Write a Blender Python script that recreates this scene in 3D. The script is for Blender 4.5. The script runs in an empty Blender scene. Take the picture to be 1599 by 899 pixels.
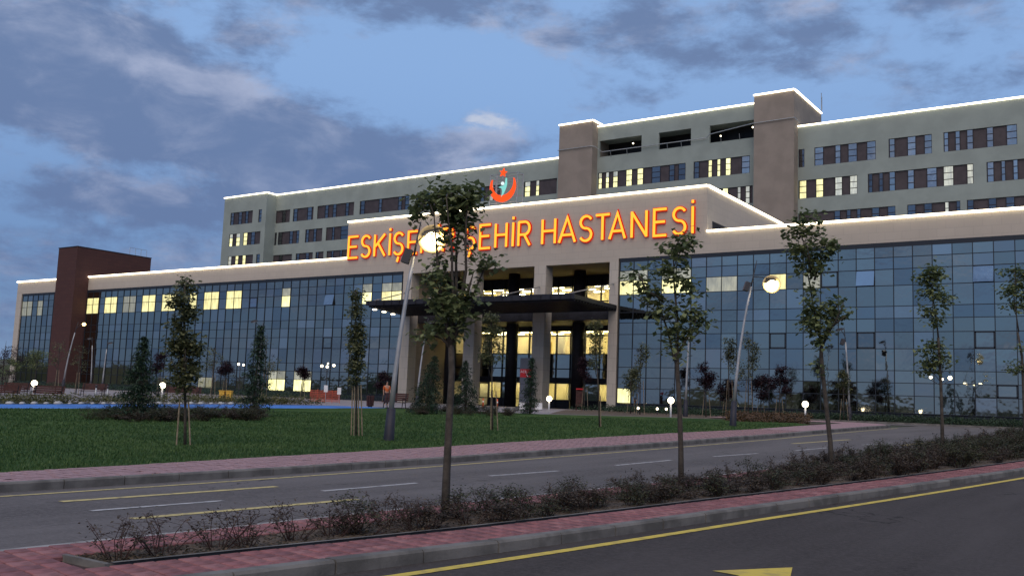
import bpy, bmesh, math, random
from mathutils import Vector, Matrix, noise as mnoise
R = math.radians
random.seed(7)
S = bpy.context.scene
COL = S.collection

# ------------------------------------------------------------------ camera
# world frame: X runs along the hospital front, Y into the building, Z up
CAM = Vector((15.11, -73.34, 1.6))
HEAD, PITCH, ROLL = R(34.504), R(6.676), R(2.112)
_fw = Vector((-math.sin(HEAD) * math.cos(PITCH), math.cos(HEAD) * math.cos(PITCH), math.sin(PITCH)))
_rt = Vector((math.cos(HEAD), math.sin(HEAD), 0))
_up = _rt.cross(_fw)
_r2 = _rt * math.cos(ROLL) + _up * math.sin(ROLL)
_u2 = _up * math.cos(ROLL) - _rt * math.sin(ROLL)
cd = bpy.data.cameras.new('camera')
cam = bpy.data.objects.new('camera', cd)
COL.objects.link(cam)
cam.matrix_world = Matrix(((_r2.x, _u2.x, -_fw.x, CAM.x), (_r2.y, _u2.y, -_fw.y, CAM.y), (_r2.z, _u2.z, -_fw.z, CAM.z), (0, 0, 0, 1)))
cd.sensor_width = 36
cd.lens = 1490.2 / 1599 * 36
cd.clip_start = 0.1
cd.clip_end = 12000
S.camera = cam
S.view_settings.view_transform = 'Standard'
S.view_settings.look = 'None'
S.view_settings.exposure = 0.2
S.view_settings.gamma = 1.0
S.render.engine = 'CYCLES'
S.cycles.use_denoising = True
S.cycles.max_bounces = 6
S.cycles.transparent_max_bounces = 8
S.cycles.sample_clamp_indirect = 4.0


# ------------------------------------------------------------------ node helpers
class NT:
    def __init__(s, tree):
        s.t = tree
        s.n = tree.nodes
        s.l = tree.links

    def node(s, typ, **kw):
        nd = s.n.new(typ)
        for k, v in kw.items():
            setattr(nd, k, v)
        return nd

    def put(s, sock, v):
        if v is None:
            return
        if isinstance(v, bpy.types.NodeSocket):
            s.l.new(v, sock)
        else:
            sock.default_value = v

    def math(s, op, a, b=None, c=None, clamp=False):
        nd = s.node('ShaderNodeMath', operation=op, use_clamp=clamp)
        for i, v in enumerate((a, b, c)):
            if v is not None:
                s.put(nd.inputs[i], v)
        return nd.outputs[0]

    def mix(s, f, a, b, typ='MIX'):
        nd = s.node('ShaderNodeMix', data_type='RGBA', blend_type=typ)
        s.put(nd.inputs[0], f)
        s.put(nd.inputs[6], a if isinstance(a, bpy.types.NodeSocket) else (*a, 1))
        s.put(nd.inputs[7], b if isinstance(b, bpy.types.NodeSocket) else (*b, 1))
        return nd.outputs[2]

    def noise(s, vec, scale, detail=4, rough=.55, dist=0.0):
        nd = s.node('ShaderNodeTexNoise')
        if vec is not None:
            s.l.new(vec, nd.inputs['Vector'])
        nd.inputs['Scale'].default_value = scale
        nd.inputs['Detail'].default_value = detail
        nd.inputs['Roughness'].default_value = rough
        nd.inputs['Distortion'].default_value = dist
        return nd.outputs[0]

    def ramp(s, f, a, b):
        nd = s.node('ShaderNodeMapRange', interpolation_type='SMOOTHSTEP')
        s.put(nd.inputs[0], f)
        nd.inputs[1].default_value = a
        nd.inputs[2].default_value = b
        return nd.outputs[0]


# ------------------------------------------------------------------ world: dusk sky with drifting clouds
W = bpy.data.worlds.new('World')
S.world = W
W.use_nodes = True
W.node_tree.nodes.clear()
w = NT(W.node_tree)
SKY_ELEV, SKY_ROT = R(9.0), R(180 - 35)
tc = w.node('ShaderNodeTexCoord')
D = tc.outputs['Generated']
sep = w.node('ShaderNodeSeparateXYZ')
w.l.new(D, sep.inputs[0])
dx, dy, dz = sep.outputs
sky = w.node('ShaderNodeTexSky', sky_type='NISHITA', sun_disc=False, sun_elevation=SKY_ELEV, sun_rotation=SKY_ROT)
sky.altitude = 800
sky.air_density = 1.0
sky.dust_density = 0.3
sky.ozone_density = 3.0
zc = w.math('MAXIMUM', dz, 0.0)
den = w.math('ADD', zc, 0.13)
comb = w.node('ShaderNodeCombineXYZ')
w.put(comb.inputs[0], w.math('DIVIDE', dx, den))
w.put(comb.inputs[1], w.math('DIVIDE', dy, den))
comb.inputs[2].default_value = 3.7
P = comb.outputs[0]
n1 = w.noise(P, 1.15, 8, .58, .35)
n2 = w.noise(P, 3.4, 6, .6, .2)
# the cloud banks seen over the hospital: centre azimuth / elevation (degrees), widths, weight
BANKS = [(49.0, 13.9, 6, 2.2, .30), (53.8, 15.0, 5.5, 1.8, .24), (44.1, 13.0, 4, 1.6, .22), (59.5, 13.7, 5, 1.7, .22), (62.5, 18.1, 5, 2.4, .28), (56.6, 19.2, 3, 1.5, .15),
         (60.2, 10.3, 5, 1.1, .18), (54.8, 9.9, 5, 1.1, .14), (61.2, 7.1, 5, .9, .16), (39.5, 13.7, 3.5, 1.2, .14), (51.3, 19.8, 1.6, .7, .16), (40.7, 22.5, 3.2, .8, .20),
         (33.1, 21.0, 2.6, 1.4, .12), (27.5, 21.6, 2.4, 2, .13), (20.2, 20.9, 3.5, 1.6, .05), (12.3, 19.3, 5, 2, .04), (8.9, 20.9, 4, 2, .02),
         (40.9, 18.8, 5.5, 2.5, -.34), (46.7, 18.9, 3, 1.6, -.16), (36.4, 18.9, 3.5, 1.8, -.22), (24.0, 17.6, 6, 1.6, -.16), (30, 23.5, 2, 1, -.08), (64, 12, 3, 1.4, -.14), (50, 8.5, 4, 1.2, -.12), (54, 12.3, 3, .6, -.14), (36.4, 15.6, 2.6, 1.0, .40)]
az = w.math('MULTIPLY', w.math('ARCTAN2', w.math('MULTIPLY', dx, -1.0), dy), 57.2958)
el = w.math('MULTIPLY', w.math('ARCSINE', dz), 57.2958)


def bank(a, e, sa, se, wt):
    q = w.math('ADD', w.math('POWER', w.math('DIVIDE', w.math('SUBTRACT', az, a), sa), 2.0), w.math('POWER', w.math('DIVIDE', w.math('SUBTRACT', el, e), se), 2.0))
    return w.math('MULTIPLY', w.math('POWER', 2.71828, w.math('MULTIPLY', q, -.7)), wt)


mp = w.node('ShaderNodeMapping')
mp.inputs['Scale'].default_value = (6.5, 6.5, 14.0)
w.l.new(D, mp.inputs[0])
n3 = w.noise(mp.outputs[0], 1.0, 9, .60, .25)
n4 = w.noise(mp.outputs[0], 2.7, 7, .62, .15)
acc = w.math('ADD', w.math('MULTIPLY', n1, .40), w.math('MULTIPLY', n3, .60))
for b in BANKS:
    acc = w.math('ADD', acc, bank(*b))
acc = w.math('ADD', acc, w.math('MULTIPLY', w.math('SUBTRACT', n4, .5), .66))
dens = w.ramp(acc, .41, .68)
thick = w.ramp(acc, .56, .92)
light = w.math('ADD', w.math('ADD', w.noise(mp.outputs[0], 1.7, 6, .6, .3), bank(36.1, 16.3, 1.8, .8, .55)), bank(53.7, 17.4, 3.5, .7, .28))
lit = w.math('MULTIPLY', w.ramp(light, .44, .78), w.math('SUBTRACT', 1.0, w.math('MULTIPLY', thick, .55)))
K = 9.0
cl = w.mix(lit, tuple(K * c for c in (.130, .188, .340)), tuple(K * c for c in (.43, .47, .62)))
cl = w.mix(w.math('MULTIPLY', w.ramp(el, 26.0, 4.0), .35), cl, tuple(K * c for c in (.105, .165, .34)))
hs = w.node('ShaderNodeHueSaturation')
hs.inputs['Saturation'].default_value = 1.0
hs.inputs['Value'].default_value = 1.0
w.l.new(sky.outputs[0], hs.inputs['Color'])
clear = w.mix(.85, hs.outputs[0], w.mix(w.ramp(el, 2.0, 21.0), tuple(K * c for c in (.125, .215, .44)), tuple(K * c for c in (.275, .44, .75))))
puff = w.ramp(w.math('ADD', bank(36.2, 16.4, 2.3, .85, .62), w.math('MULTIPLY', w.math('SUBTRACT', n4, .5), 1.3)), .26, .62)
cl = w.mix(w.math('MULTIPLY', puff, .75), cl, tuple(K * c for c in (.60, .64, .73)))
fin = w.mix(w.math('MAXIMUM', w.math('MULTIPLY', dens, .86), w.math('MULTIPLY', puff, .8)), clear, cl)
bg = w.node('ShaderNodeBackground')
bg.inputs['Strength'].default_value = 0.1
w.l.new(fin, bg.inputs['Color'])
ow = w.node('ShaderNodeOutputWorld')
w.l.new(bg.outputs[0], ow.inputs[0])

# ------------------------------------------------------------------ sun: the soft afterglow of the western sky behind the viewer
sd = bpy.data.lights.new('sun', 'SUN')
sd.energy = 1.75
sd.angle = R(60)
sd.color = (1.0, .80, .63)
sun = bpy.data.objects.new('sun', sd)
COL.objects.link(sun)
sun.location = (0, -40, 60)
_sd = Vector((.35, -.75, .85)).normalized()
sun.rotation_euler = _sd.to_track_quat('Z', 'Y').to_euler()


# ------------------------------------------------------------------ materials
def mat(name, col, rough=.8, metal=0.0, var=.0, vscale=3.0, bump=0.0, bscale=20.0, spec=.35, col2=None, thr=None, detail=5):
    m = bpy.data.materials.new(name)
    m.use_nodes = True
    n = NT(m.node_tree)
    b = m.node_tree.nodes['Principled BSDF']
    b.inputs['Roughness'].default_value = rough
    b.inputs['Metallic'].default_value = metal
    b.inputs['Specular IOR Level'].default_value = spec
    b.inputs['Base Color'].default_value = (*col, 1)
    tcn = n.node('ShaderNodeTexCoord')
    if var or col2:
        f = n.noise(tcn.outputs['Object'], vscale, detail)
        if col2 is None:
            c1 = tuple(c * (1 - var) for c in col)
            c2 = tuple(min(1, c * (1 + var)) for c in col)
        else:
            c1, c2 = col, col2
        f2 = n.ramp(f, *(thr or (.35, .65)))
        n.put(b.inputs['Base Color'], n.mix(f2, c1, c2))
    if bump:
        bn = n.node('ShaderNodeBump')
        bn.inputs['Strength'].default_value = bump
        bn.inputs['Distance'].default_value = .02
        n.l.new(n.noise(tcn.outputs['Object'], bscale, 6, .6), bn.inputs['Height'])
        n.l.new(bn.outputs[0], b.inputs['Normal'])
    return m


def emis(name, col, strength, var=0.0, vscale=(1, 1, 1)):
    m = bpy.data.materials.new(name)
    m.use_nodes = True
    n = NT(m.node_tree)
    n.n.clear()
    e = n.node('ShaderNodeEmission')
    e.inputs[0].default_value = (*col, 1)
    e.inputs[1].default_value = strength
    if var:
        t = n.node('ShaderNodeTexCoord')
        mp = n.node('ShaderNodeMapping')
        mp.inputs['Scale'].default_value = vscale
        n.l.new(t.outputs['Object'], mp.inputs[0])
        f = n.ramp(n.noise(mp.outputs[0], 1.0, 3), .3, .7)
        n.put(e.inputs[1], n.math('MULTIPLY', n.math('ADD', n.math('MULTIPLY', f, var), 1 - var * .5), strength))
    o = n.node('ShaderNodeOutputMaterial')
    n.l.new(e.outputs[0], o.inputs[0])
    return m


def glass_mat(name, col, lit=None, strength=0.0, rough=.035, wob=.12, pink=True):
    """coated reflective glazing, optionally with a lit room showing through"""
    m = bpy.data.materials.new(name)
    m.use_nodes = True
    n = NT(m.node_tree)
    b = m.node_tree.nodes['Principled BSDF']
    b.inputs['Metallic'].default_value = 1.0
    b.inputs['Roughness'].default_value = rough
    t = n.node('ShaderNodeTexCoord')
    oi = n.node('ShaderNodeObjectInfo')
    c = n.mix(oi.outputs['Random'], tuple(x * .86 for x in col), tuple(x * 1.14 for x in col))
    n.put(b.inputs['Base Color'], c)
    bn = n.node('ShaderNodeBump')
    bn.inputs['Strength'].default_value = wob
    bn.inputs['Distance'].default_value = .05
    n.l.new(n.noise(t.outputs['Object'], 1.1, 2), bn.inputs['Height'])
    n.l.new(bn.outputs[0], b.inputs['Normal'])
    if lit:
        mp = n.node('ShaderNodeMapping')
        mp.inputs['Scale'].default_value = (2.6, .3, .6)
        n.l.new(t.outputs['Object'], mp.inputs[0])
        f = n.ramp(n.noise(mp.outputs[0], 1.3, 3), .25, .75)
        s1 = n.math('MULTIPLY', n.math('ADD', n.math('MULTIPLY', f, .6), .66), strength)
        room = n.noise(t.outputs['Object'], .55, 1)
        rnd = n.math('ADD', n.math('MULTIPLY', oi.outputs['Random'], .6), n.math('MULTIPLY', room, .5))
        s1 = n.math('MULTIPLY', s1, n.math('ADD', .62, n.math('MULTIPLY', rnd, .75)))
        n.put(b.inputs['Emission Color'], n.mix(rnd, lit, tuple(min(1, x * 1.0 + .12) for x in lit)))
        n.put(b.inputs['Emission Strength'], s1)
    return m


def brick_mat(name, c1, c2, mortar, bw, bh, msize=.02, bump=.3, axis='XZ', rough=.85, off=.5):
    m = bpy.data.materials.new(name)
    m.use_nodes = True
    n = NT(m.node_tree)
    b = m.node_tree.nodes['Principled BSDF']
    b.inputs['Roughness'].default_value = rough
    b.inputs['Specular IOR Level'].default_value = .3
    t = n.node('ShaderNodeTexCoord')
    sp = n.node('ShaderNodeSeparateXYZ')
    n.l.new(t.outputs['Object'], sp.inputs[0])
    cb = n.node('ShaderNodeCombineXYZ')
    xx = n.math('ADD', sp.outputs[0], sp.outputs[1]) if axis == 'XZ' else sp.outputs[0]
    n.put(cb.inputs[0], xx)
    n.put(cb.inputs[1], sp.outputs[2] if axis == 'XZ' else sp.outputs[1])
    br = n.node('ShaderNodeTexBrick')
    br.offset = off
    n.l.new(cb.outputs[0], br.inputs['Vector'])
    br.inputs['Color1'].default_value = (*c1, 1)
    br.inputs['Color2'].default_value = (*c2, 1)
    br.inputs['Mortar'].default_value = (*mortar, 1)
    br.inputs['Scale'].default_value = 1.0
    br.inputs['Mortar Size'].default_value = msize
    br.inputs['Brick Width'].default_value = bw
    br.inputs['Row Height'].default_value = bh
    f = n.noise(t.outputs['Object'], .6, 5)
    n.put(b.inputs['Base Color'], n.mix(n.math('MULTIPLY', n.ramp(f, .3, .7), .25), br.outputs[0], tuple(c * .75 for c in c1)))
    bn = n.node('ShaderNodeBump')
    bn.inputs['Strength'].default_value = bump
    bn.inputs['Distance'].default_value = .01
    n.l.new(n.math('SUBTRACT', 1.0, br.outputs[1]), bn.inputs['Height'])
    n.l.new(bn.outputs[0], b.inputs['Normal'])
    return m


def leaf_mat(name, c1, c2, scale=2.0):
    m = bpy.data.materials.new(name)
    m.use_nodes = True
    n = NT(m.node_tree)
    b = m.node_tree.nodes['Principled BSDF']
    b.inputs['Roughness'].default_value = .55
    b.inputs['Specular IOR Level'].default_value = .3
    g = n.node('ShaderNodeNewGeometry')
    t = n.node('ShaderNodeTexCoord')
    f = n.math('ADD', n.math('MULTIPLY', g.outputs['Random Per Island'], .6), n.math('MULTIPLY', n.noise(t.outputs['Object'], scale, 3), .5))
    c = n.mix(n.ramp(f, .25, .85), c1, c2)
    n.put(b.inputs['Base Color'], c)
    tr = n.node('ShaderNodeBsdfTranslucent')
    n.put(tr.inputs[0], c)
    mx = n.node('ShaderNodeMixShader')
    mx.inputs[0].default_value = .3
    o = m.node_tree.nodes['Material Output']
    n.l.new(b.outputs[0], mx.inputs[1])
    n.l.new(tr.outputs[0], mx.inputs[2])
    n.l.new(mx.outputs[0], o.inputs[0])
    return m


def asphalt_mat(name, c, patch):
    m = bpy.data.materials.new(name)
    m.use_nodes = True
    n = NT(m.node_tree)
    b = m.node_tree.nodes['Principled BSDF']
    t = n.node('ShaderNodeTexCoord')
    o = t.outputs['Object']
    mp = n.node('ShaderNodeMapping')
    mp.inputs['Rotation'].default_value = (0, 0, R(7))
    mp.inputs['Scale'].default_value = (1.1, .11, 1)
    n.l.new(o, mp.inputs[0])
    streak = n.ramp(n.noise(mp.outputs[0], 1.0, 5, .6), .3, .75)
    big = n.ramp(n.noise(o, .35, 5, .6), .35, .7)
    grit = n.noise(o, 70, 2, .7)
    col = n.mix(streak, tuple(x * .66 for x in c), tuple(x * 1.34 for x in c))
    col = n.mix(n.math('MULTIPLY', big, patch), col, tuple(x * 1.5 for x in c))
    col = n.mix(n.math('MULTIPLY', n.ramp(grit, .35, .75), .5), col, tuple(x * 1.55 for x in c))
    vo = n.node('ShaderNodeTexVoronoi', feature='DISTANCE_TO_EDGE')
    vo.inputs['Scale'].default_value = .28
    wv = n.node('ShaderNodeVectorMath', operation='ADD')
    n.l.new(o, wv.inputs[0])
    nz = n.node('ShaderNodeTexNoise')
    nz.inputs['Scale'].default_value = 1.6
    nz.inputs['Detail'].default_value = 6
    n.l.new(o, nz.inputs['Vector'])
    n.l.new(nz.outputs[1], wv.inputs[1])
    n.l.new(wv.outputs[0], vo.inputs['Vector'])
    mid = n.ramp(n.noise(o, 16, 4, .8), .38, .68)
    col = n.mix(n.math('MULTIPLY', mid, .6), col, tuple(x * 1.7 for x in c))
    scuff = n.ramp(n.noise(o, 2.2, 7, .75, .6), .60, .72)
    col = n.mix(n.math('MULTIPLY', scuff, .35), col, tuple(x * 2.4 for x in c))
    crack = n.math('MULTIPLY', n.ramp(vo.outputs['Distance'], .006, .0015), n.ramp(n.noise(o, .22, 2), .48, .6))
    col = n.mix(n.math('MULTIPLY', crack, .75), col, tuple(x * .3 for x in c))
    stain = n.ramp(n.noise(o, 1.3, 4, .7, .4), .66, .74)
    col = n.mix(n.math('MULTIPLY', stain, .55), col, tuple(x * .5 for x in c))
    n.put(b.inputs['Base Color'], col)
    b.inputs['Roughness'].default_value = .9
    b.inputs['Specular IOR Level'].default_value = .1
    bn = n.node('ShaderNodeBump')
    bn.inputs['Strength'].default_value = .45
    bn.inputs['Distance'].default_value = .012
    n.l.new(n.noise(o, 55, 4, .7), bn.inputs['Height'])
    n.l.new(bn.outputs[0], b.inputs['Normal'])
    return m


M = {}
M['asphalt'] = asphalt_mat('asphalt near road', (.052, .046, .044), .2)
M['asphalt_far'] = asphalt_mat('asphalt far road', (.098, .090, .088), .3)
M['soil_ground'] = mat('open ground', (.06, .06, .045), .95, col2=(.045, .06, .03), vscale=.2, bump=.4, bscale=8)
M['soil'] = mat('planting soil', (.070, .050, .036), .95, col2=(.125, .095, .068), vscale=5, bump=.9, bscale=18)
M['lawn'] = mat('lawn turf', (.028, .062, .018), .95, col2=(.060, .100, .030), vscale=.35, bump=.8, bscale=60, detail=7, spec=.05)
M['grass'] = leaf_mat('grass blades', (.028, .066, .018), (.080, .140, .042), .25)
M['kerb'] = mat('kerb concrete', (.135, .128, .118), .9, var=.3, vscale=2.2, bump=.3, bscale=40)
M['kerb_pale'] = mat('pale kerb concrete', (.26, .25, .24), .9, var=.2, vscale=2.2, bump=.3, bscale=40)
M['paver'] = [mat('red paver %s' % k, c, .85, var=.22, vscale=6, bump=.35, bscale=50) for k, c in (('plain', (.235, .095, .095)), ('dull', (.20, .085, .085)), ('dusty', (.25, .115, .112)), ('dark', (.175, .075, .078)))]
M['paver_far'] = brick_mat('pink pavement', (.37, .235, .24), (.32, .20, .205), (.17, .115, .115), .2, .2, .012, .3, 'XY', off=.5)
M['plaza'] = brick_mat('plaza paving', (.27, .245, .25), (.24, .215, .22), (.14, .13, .13), .4, .4, .015, .2, 'XY')
M['joint'] = mat('paver bedding', (.045, .028, .026), .95, var=.3, vscale=8)
M['yellow_worn'] = mat('faded yellow road paint', (.50, .41, .17), .8, col2=(.24, .20, .11), vscale=7, thr=(.45, .72))
M['yellow'] = mat('yellow road paint', (.60, .45, .07), .7, col2=(.42, .32, .08), vscale=7, thr=(.42, .68), bump=.2, bscale=60)
M['white'] = mat('white road paint', (.42, .41, .40), .7, col2=(.20, .195, .19), vscale=7, thr=(.42, .68), bump=.2, bscale=60)
M['blue_path'] = mat('blue rubber path', (.05, .165, .46), .8, var=.25, vscale=.6)
M['edge_stone'] = mat('pale edging stone', (.36, .36, .34), .9, var=.2, vscale=4)
M['fascia'] = brick_mat('beige stone cladding', (.46, .415, .355), (.44, .395, .34), (.36, .325, .285), 1.2, .6, .012, .15)
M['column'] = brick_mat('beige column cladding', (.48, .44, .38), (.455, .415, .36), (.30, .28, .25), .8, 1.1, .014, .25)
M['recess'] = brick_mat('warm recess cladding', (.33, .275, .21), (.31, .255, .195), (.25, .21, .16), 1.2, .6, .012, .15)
M['green'] = mat('grey green render', (.245, .288, .272), .9, var=.07, vscale=.35, bump=.1, bscale=15)
M['taupe'] = mat('taupe render', (.235, .205, .178), .9, var=.08, vscale=.5, bump=.15, bscale=15)
M['brown'] = brick_mat('dark brown cladding', (.075, .034, .030), (.065, .030, .028), (.045, .022, .02), .9, .45, .012, .2)
M['roof'] = mat('roof membrane', (.16, .16, .16), .9, var=.2)
M['frame'] = mat('dark blue frame', (.022, .028, .038), .5, metal=.2)
M['frame_dark'] = mat('dark window frame', (.022, .020, .026), .5, metal=.2)
M['panel'] = mat('mauve dark window panel', (.052, .043, .048), .6, var=.15, vscale=1.2)
M['black'] = mat('black cladding', (.014, .013, .017), .5, var=.2)
M['canopy'] = mat('dark canopy metal', (.022, .022, .028), .5, var=.25, vscale=2, metal=.2)
M['steel'] = mat('galvanised steel', (.34, .36, .37), .45, metal=.6, var=.1)
M['pole'] = mat('pale grey lamp pole', (.36, .37, .38), .45, metal=.4, var=.08)
M['sleeve'] = mat('dark blue lamp sleeve', (.020, .021, .032), .6, var=.2)
M['fixture'] = mat('dark lamp housing', (.05, .05, .055), .5, metal=.3)
M['glass'] = glass_mat('blue reflective glass', (.42, .415, .355))
M['glass_open'] = glass_mat('opened glass', (.46, .48, .50))
M['glass_blind'] = glass_mat('glass with a pale blind behind', (.47, .455, .41), rough=.05)
M['glass_dim'] = glass_mat('glass with a dark room behind', (.33, .345, .325))
M['glass_lit'] = glass_mat('glass of lit room', (.12, .13, .15), (1.0, .86, .36), 1.15)
M['glass_pale'] = glass_mat('glass of half lit room', (.20, .22, .25), (.85, .80, .50), .30)
M['glass_ward'] = glass_mat('ward window glass', (.54, .53, .50))
M['glass_ward_dark'] = glass_mat('dim ward window glass', (.22, .22, .225))
M['ward_lit'] = glass_mat('lit ward window', (.10, .10, .10), (1.0, .88, .40), 1.15)
M['ward_pale'] = glass_mat('pale lit ward window', (.25, .26, .28), (.95, .90, .66), .42)
M['led'] = emis('warm white light strip', (1.0, .86, .62), 5.0)
M['room'] = mat('cream room wall', (.75, .66, .42), .9, var=.1, vscale=.6)
M['room_ceiling'] = mat('room ceiling', (.75, .70, .55), .9)
M['room_lamp'] = emis('room ceiling lamp', (1.0, .82, .40), 22.0)
M['letter_face'] = emis('amber letter face', (1.0, .36, .035), 1.65)
M['letter_red'] = emis('red letter edge and halo', (1.0, .035, .012), .55)
M['emblem_red'] = emis('red lit emblem', (1.0, .085, .018), 1.15)
M['emblem_teal'] = emis('teal lit emblem', (.30, .85, .78), .75)
M['emblem_white'] = emis('white lit emblem', (.80, .95, .95), .95)
M['lamp_hot'] = emis('lit street lamp lens', (1.0, .78, .40), 26.0)
M['halo_dish'] = mat('added halo dish enamel', (.80, .62, .30), .5)  # for the dish added as a halo round each lit bulb
M['lamp_globe'] = emis('lit globe', (1.0, .86, .60), 6.0)
M['bark'] = mat('young tree bark', (.045, .038, .031), .9, col2=(.075, .064, .052), vscale=9, bump=.6, bscale=30)
M['stake'] = mat('pale timber stake', (.22, .175, .12), .85, var=.25, vscale=6)
M['leaf_tree'] = leaf_mat('broad green leaf', (.066, .094, .038), (.215, .25, .11), 1.4)
M['leaf_olive'] = leaf_mat('olive green leaf', (.05, .064, .03), (.17, .175, .085), 1.2)
M['leaf_dark'] = leaf_mat('dark conifer needle', (.014, .034, .020), (.045, .080, .042), 1.2)
M['leaf_plum'] = leaf_mat('plum coloured leaf', (.018, .009, .014), (.044, .020, .027), 1.2)
M['leaf_barberry'] = leaf_mat('dusky barberry leaf', (.038, .029, .021), (.110, .085, .058), 2.5)
M['leaf_barberry_green'] = leaf_mat('dusky green barberry leaf', (.030, .036, .019), (.092, .096, .048), 2.5)
M['leaf_bed'] = leaf_mat('yellow green bedding leaf', (.06, .065, .02), (.16, .15, .05), 1.5)
M['leaf_rust'] = leaf_mat('rusty ground cover leaf', (.05, .035, .02), (.15, .085, .04), 1.5)
M['leaf_litter'] = leaf_mat('fallen leaf', (.04, .035, .02), (.14, .10, .06), 3)
M['twig'] = mat('dark twig', (.048, .026, .022), .9)
M['wood_bench'] = mat('dark red bench timber', (.055, .020, .016), .6, var=.3, vscale=6)
M['iron'] = mat('black cast iron', (.015, .015, .016), .5, metal=.3)
M['orange'] = mat('orange plastic', (.62, .12, .035), .6, var=.15)
M['white_box'] = mat('white planter', (.62, .63, .64), .7, var=.1)
M['red_sign'] = mat('red sign panel', (.62, .03, .035), .5)
M['grey_sign'] = mat('grey sign panel', (.13, .14, .17), .5)
M['white_print'] = mat('white lettering', (.75, .75, .75), .6)
M['yellow_box'] = mat('yellow painted metal', (.60, .36, .05), .6, var=.15)
M['skin'] = mat('skin', (.35, .20, .14), .6)
M['cloth'] = mat('dark clothing', (.03, .032, .045), .9)
M['vest'] = mat('orange work vest', (.50, .12, .03), .7)
M['barrier'] = mat('orange barrier mesh', (.42, .085, .05), .7, var=.2)


# ------------------------------------------------------------------ mesh helpers
class MB:
    def __init__(s):
        s.v, s.f, s.m = [], [], []
        s.mi = 0

    def add(s, vs, fs):
        o = len(s.v)
        s.v += [tuple(p) for p in vs]
        s.f += [tuple(i + o for i in f) for f in fs]
        s.m += [s.mi] * len(fs)

    def box(s, x0, x1, y0, y1, z0, z1):
        s.add([(x0, y0, z0), (x1, y0, z0), (x1, y1, z0), (x0, y1, z0), (x0, y0, z1), (x1, y0, z1), (x1, y1, z1), (x0, y1, z1)],
              [(0, 3, 2, 1), (4, 5, 6, 7), (0, 1, 5, 4), (1, 2, 6, 5), (2, 3, 7, 6), (3, 0, 4, 7)])

    def cbox(s, cx, cy, cz, sx, sy, sz):
        s.box(cx - sx / 2, cx + sx / 2, cy - sy / 2, cy + sy / 2, cz - sz / 2, cz + sz / 2)

    def prism(s, poly, z0, z1):
        n = len(poly)
        s.add([(p[0], p[1], z0) for p in poly] + [(p[0], p[1], z1) for p in poly],
              [tuple(reversed(range(n))), tuple(range(n, 2 * n))] + [(i, (i + 1) % n, n + (i + 1) % n, n + i) for i in range(n)])

    def tube(s, pts, rad, n=8, cap=True):
        pts = [Vector(p) for p in pts]
        if not isinstance(rad, (list, tuple)):
            rad = [rad] * len(pts)
        rings = []
        for i, p in enumerate(pts):
            d = (pts[min(i + 1, len(pts) - 1)] - pts[max(i - 1, 0)]).normalized()
            a = d.orthogonal() if i == 0 else (pa - d * pa.dot(d))
            a.normalize()
            pa = a
            b = d.cross(a)
            rings.append([p + (a * math.cos(t) + b * math.sin(t)) * rad[i] for t in [2 * math.pi * k / n for k in range(n)]])
        vs = [q for r in rings for q in r]
        fs = []
        for i in range(len(pts) - 1):
            for k in range(n):
                k2 = (k + 1) % n
                fs.append((i * n + k, i * n + k2, (i + 1) * n + k2, (i + 1) * n + k))
        if cap:
            fs.append(tuple(reversed(range(n))))
            fs.append(tuple(range((len(pts) - 1) * n, len(pts) * n)))
        s.add(vs, fs)

    def ball(s, c, r, nu=10, nv=7, sz=1.0):
        c = Vector(c)
        vs = [c + Vector((0, 0, -r * sz))]
        for j in range(1, nv):
            a = -math.pi / 2 + math.pi * j / nv
            for i in range(nu):
                t = 2 * math.pi * i / nu
                vs.append(c + Vector((r * math.cos(a) * math.cos(t), r * math.cos(a) * math.sin(t), r * sz * math.sin(a))))
        vs.append(c + Vector((0, 0, r * sz)))
        fs = [(0, 1 + (i + 1) % nu, 1 + i) for i in range(nu)]
        for j in range(nv - 2):
            for i in range(nu):
                a, b = 1 + j * nu + i, 1 + j * nu + (i + 1) % nu
                fs.append((a, b, b + nu, a + nu))
        e = len(vs) - 1
        l = 1 + (nv - 2) * nu
        fs += [(l + i, l + (i + 1) % nu, e) for i in range(nu)]
        s.add(vs, fs)

    def data(s, name, mats):
        me = bpy.data.meshes.new(name)
        me.from_pydata(s.v, [], s.f)
        if not isinstance(mats, (list, tuple)):
            mats = [mats]
        for m in mats:
            me.materials.append(m)
        if len(mats) > 1:
            me.polygons.foreach_set('material_index', s.m)
        me.update()
        return me

    def build(s, name, mats, parent=None, smooth=False, loc=None):
        me = s.data(name, mats)
        if smooth:
            me.polygons.foreach_set('use_smooth', [True] * len(me.polygons))
        o = bpy.data.objects.new(name, me)
        COL.objects.link(o)
        if parent:
            o.parent = parent
        if loc:
            o.location = loc
        return o


def tag(o, label=None, cat=None, group=None, kind=None):
    if label:
        o['label'] = label
    if cat:
        o['category'] = cat
    if group:
        o['group'] = group
    if kind:
        o['kind'] = kind
    return o


def empty(name, label, cat, loc=(0, 0, 0), rz=0.0, group=None):
    o = bpy.data.objects.new(name, None)
    COL.objects.link(o)
    o.location = loc
    o.rotation_euler = (0, 0, rz)
    o.empty_display_size = .2
    return tag(o, label, cat, group)


def link(name, me, parent=None, loc=(0, 0, 0), rot=(0, 0, 0), sc=(1, 1, 1)):
    o = bpy.data.objects.new(name, me)
    COL.objects.link(o)
    o.location = loc
    o.rotation_euler = rot
    o.scale = sc
    if parent:
        o.parent = parent
    return o


def box_part(name, m, parent, *b):
    q = MB()
    q.box(*b)
    return q.build(name, m, parent)


# ------------------------------------------------------------------ terrain: rises gently towards the hospital
def zv(v):
    t = min(1, max(0, (v + 70) / 62))
    return .95 * t * t * (3 - 2 * t)


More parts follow.
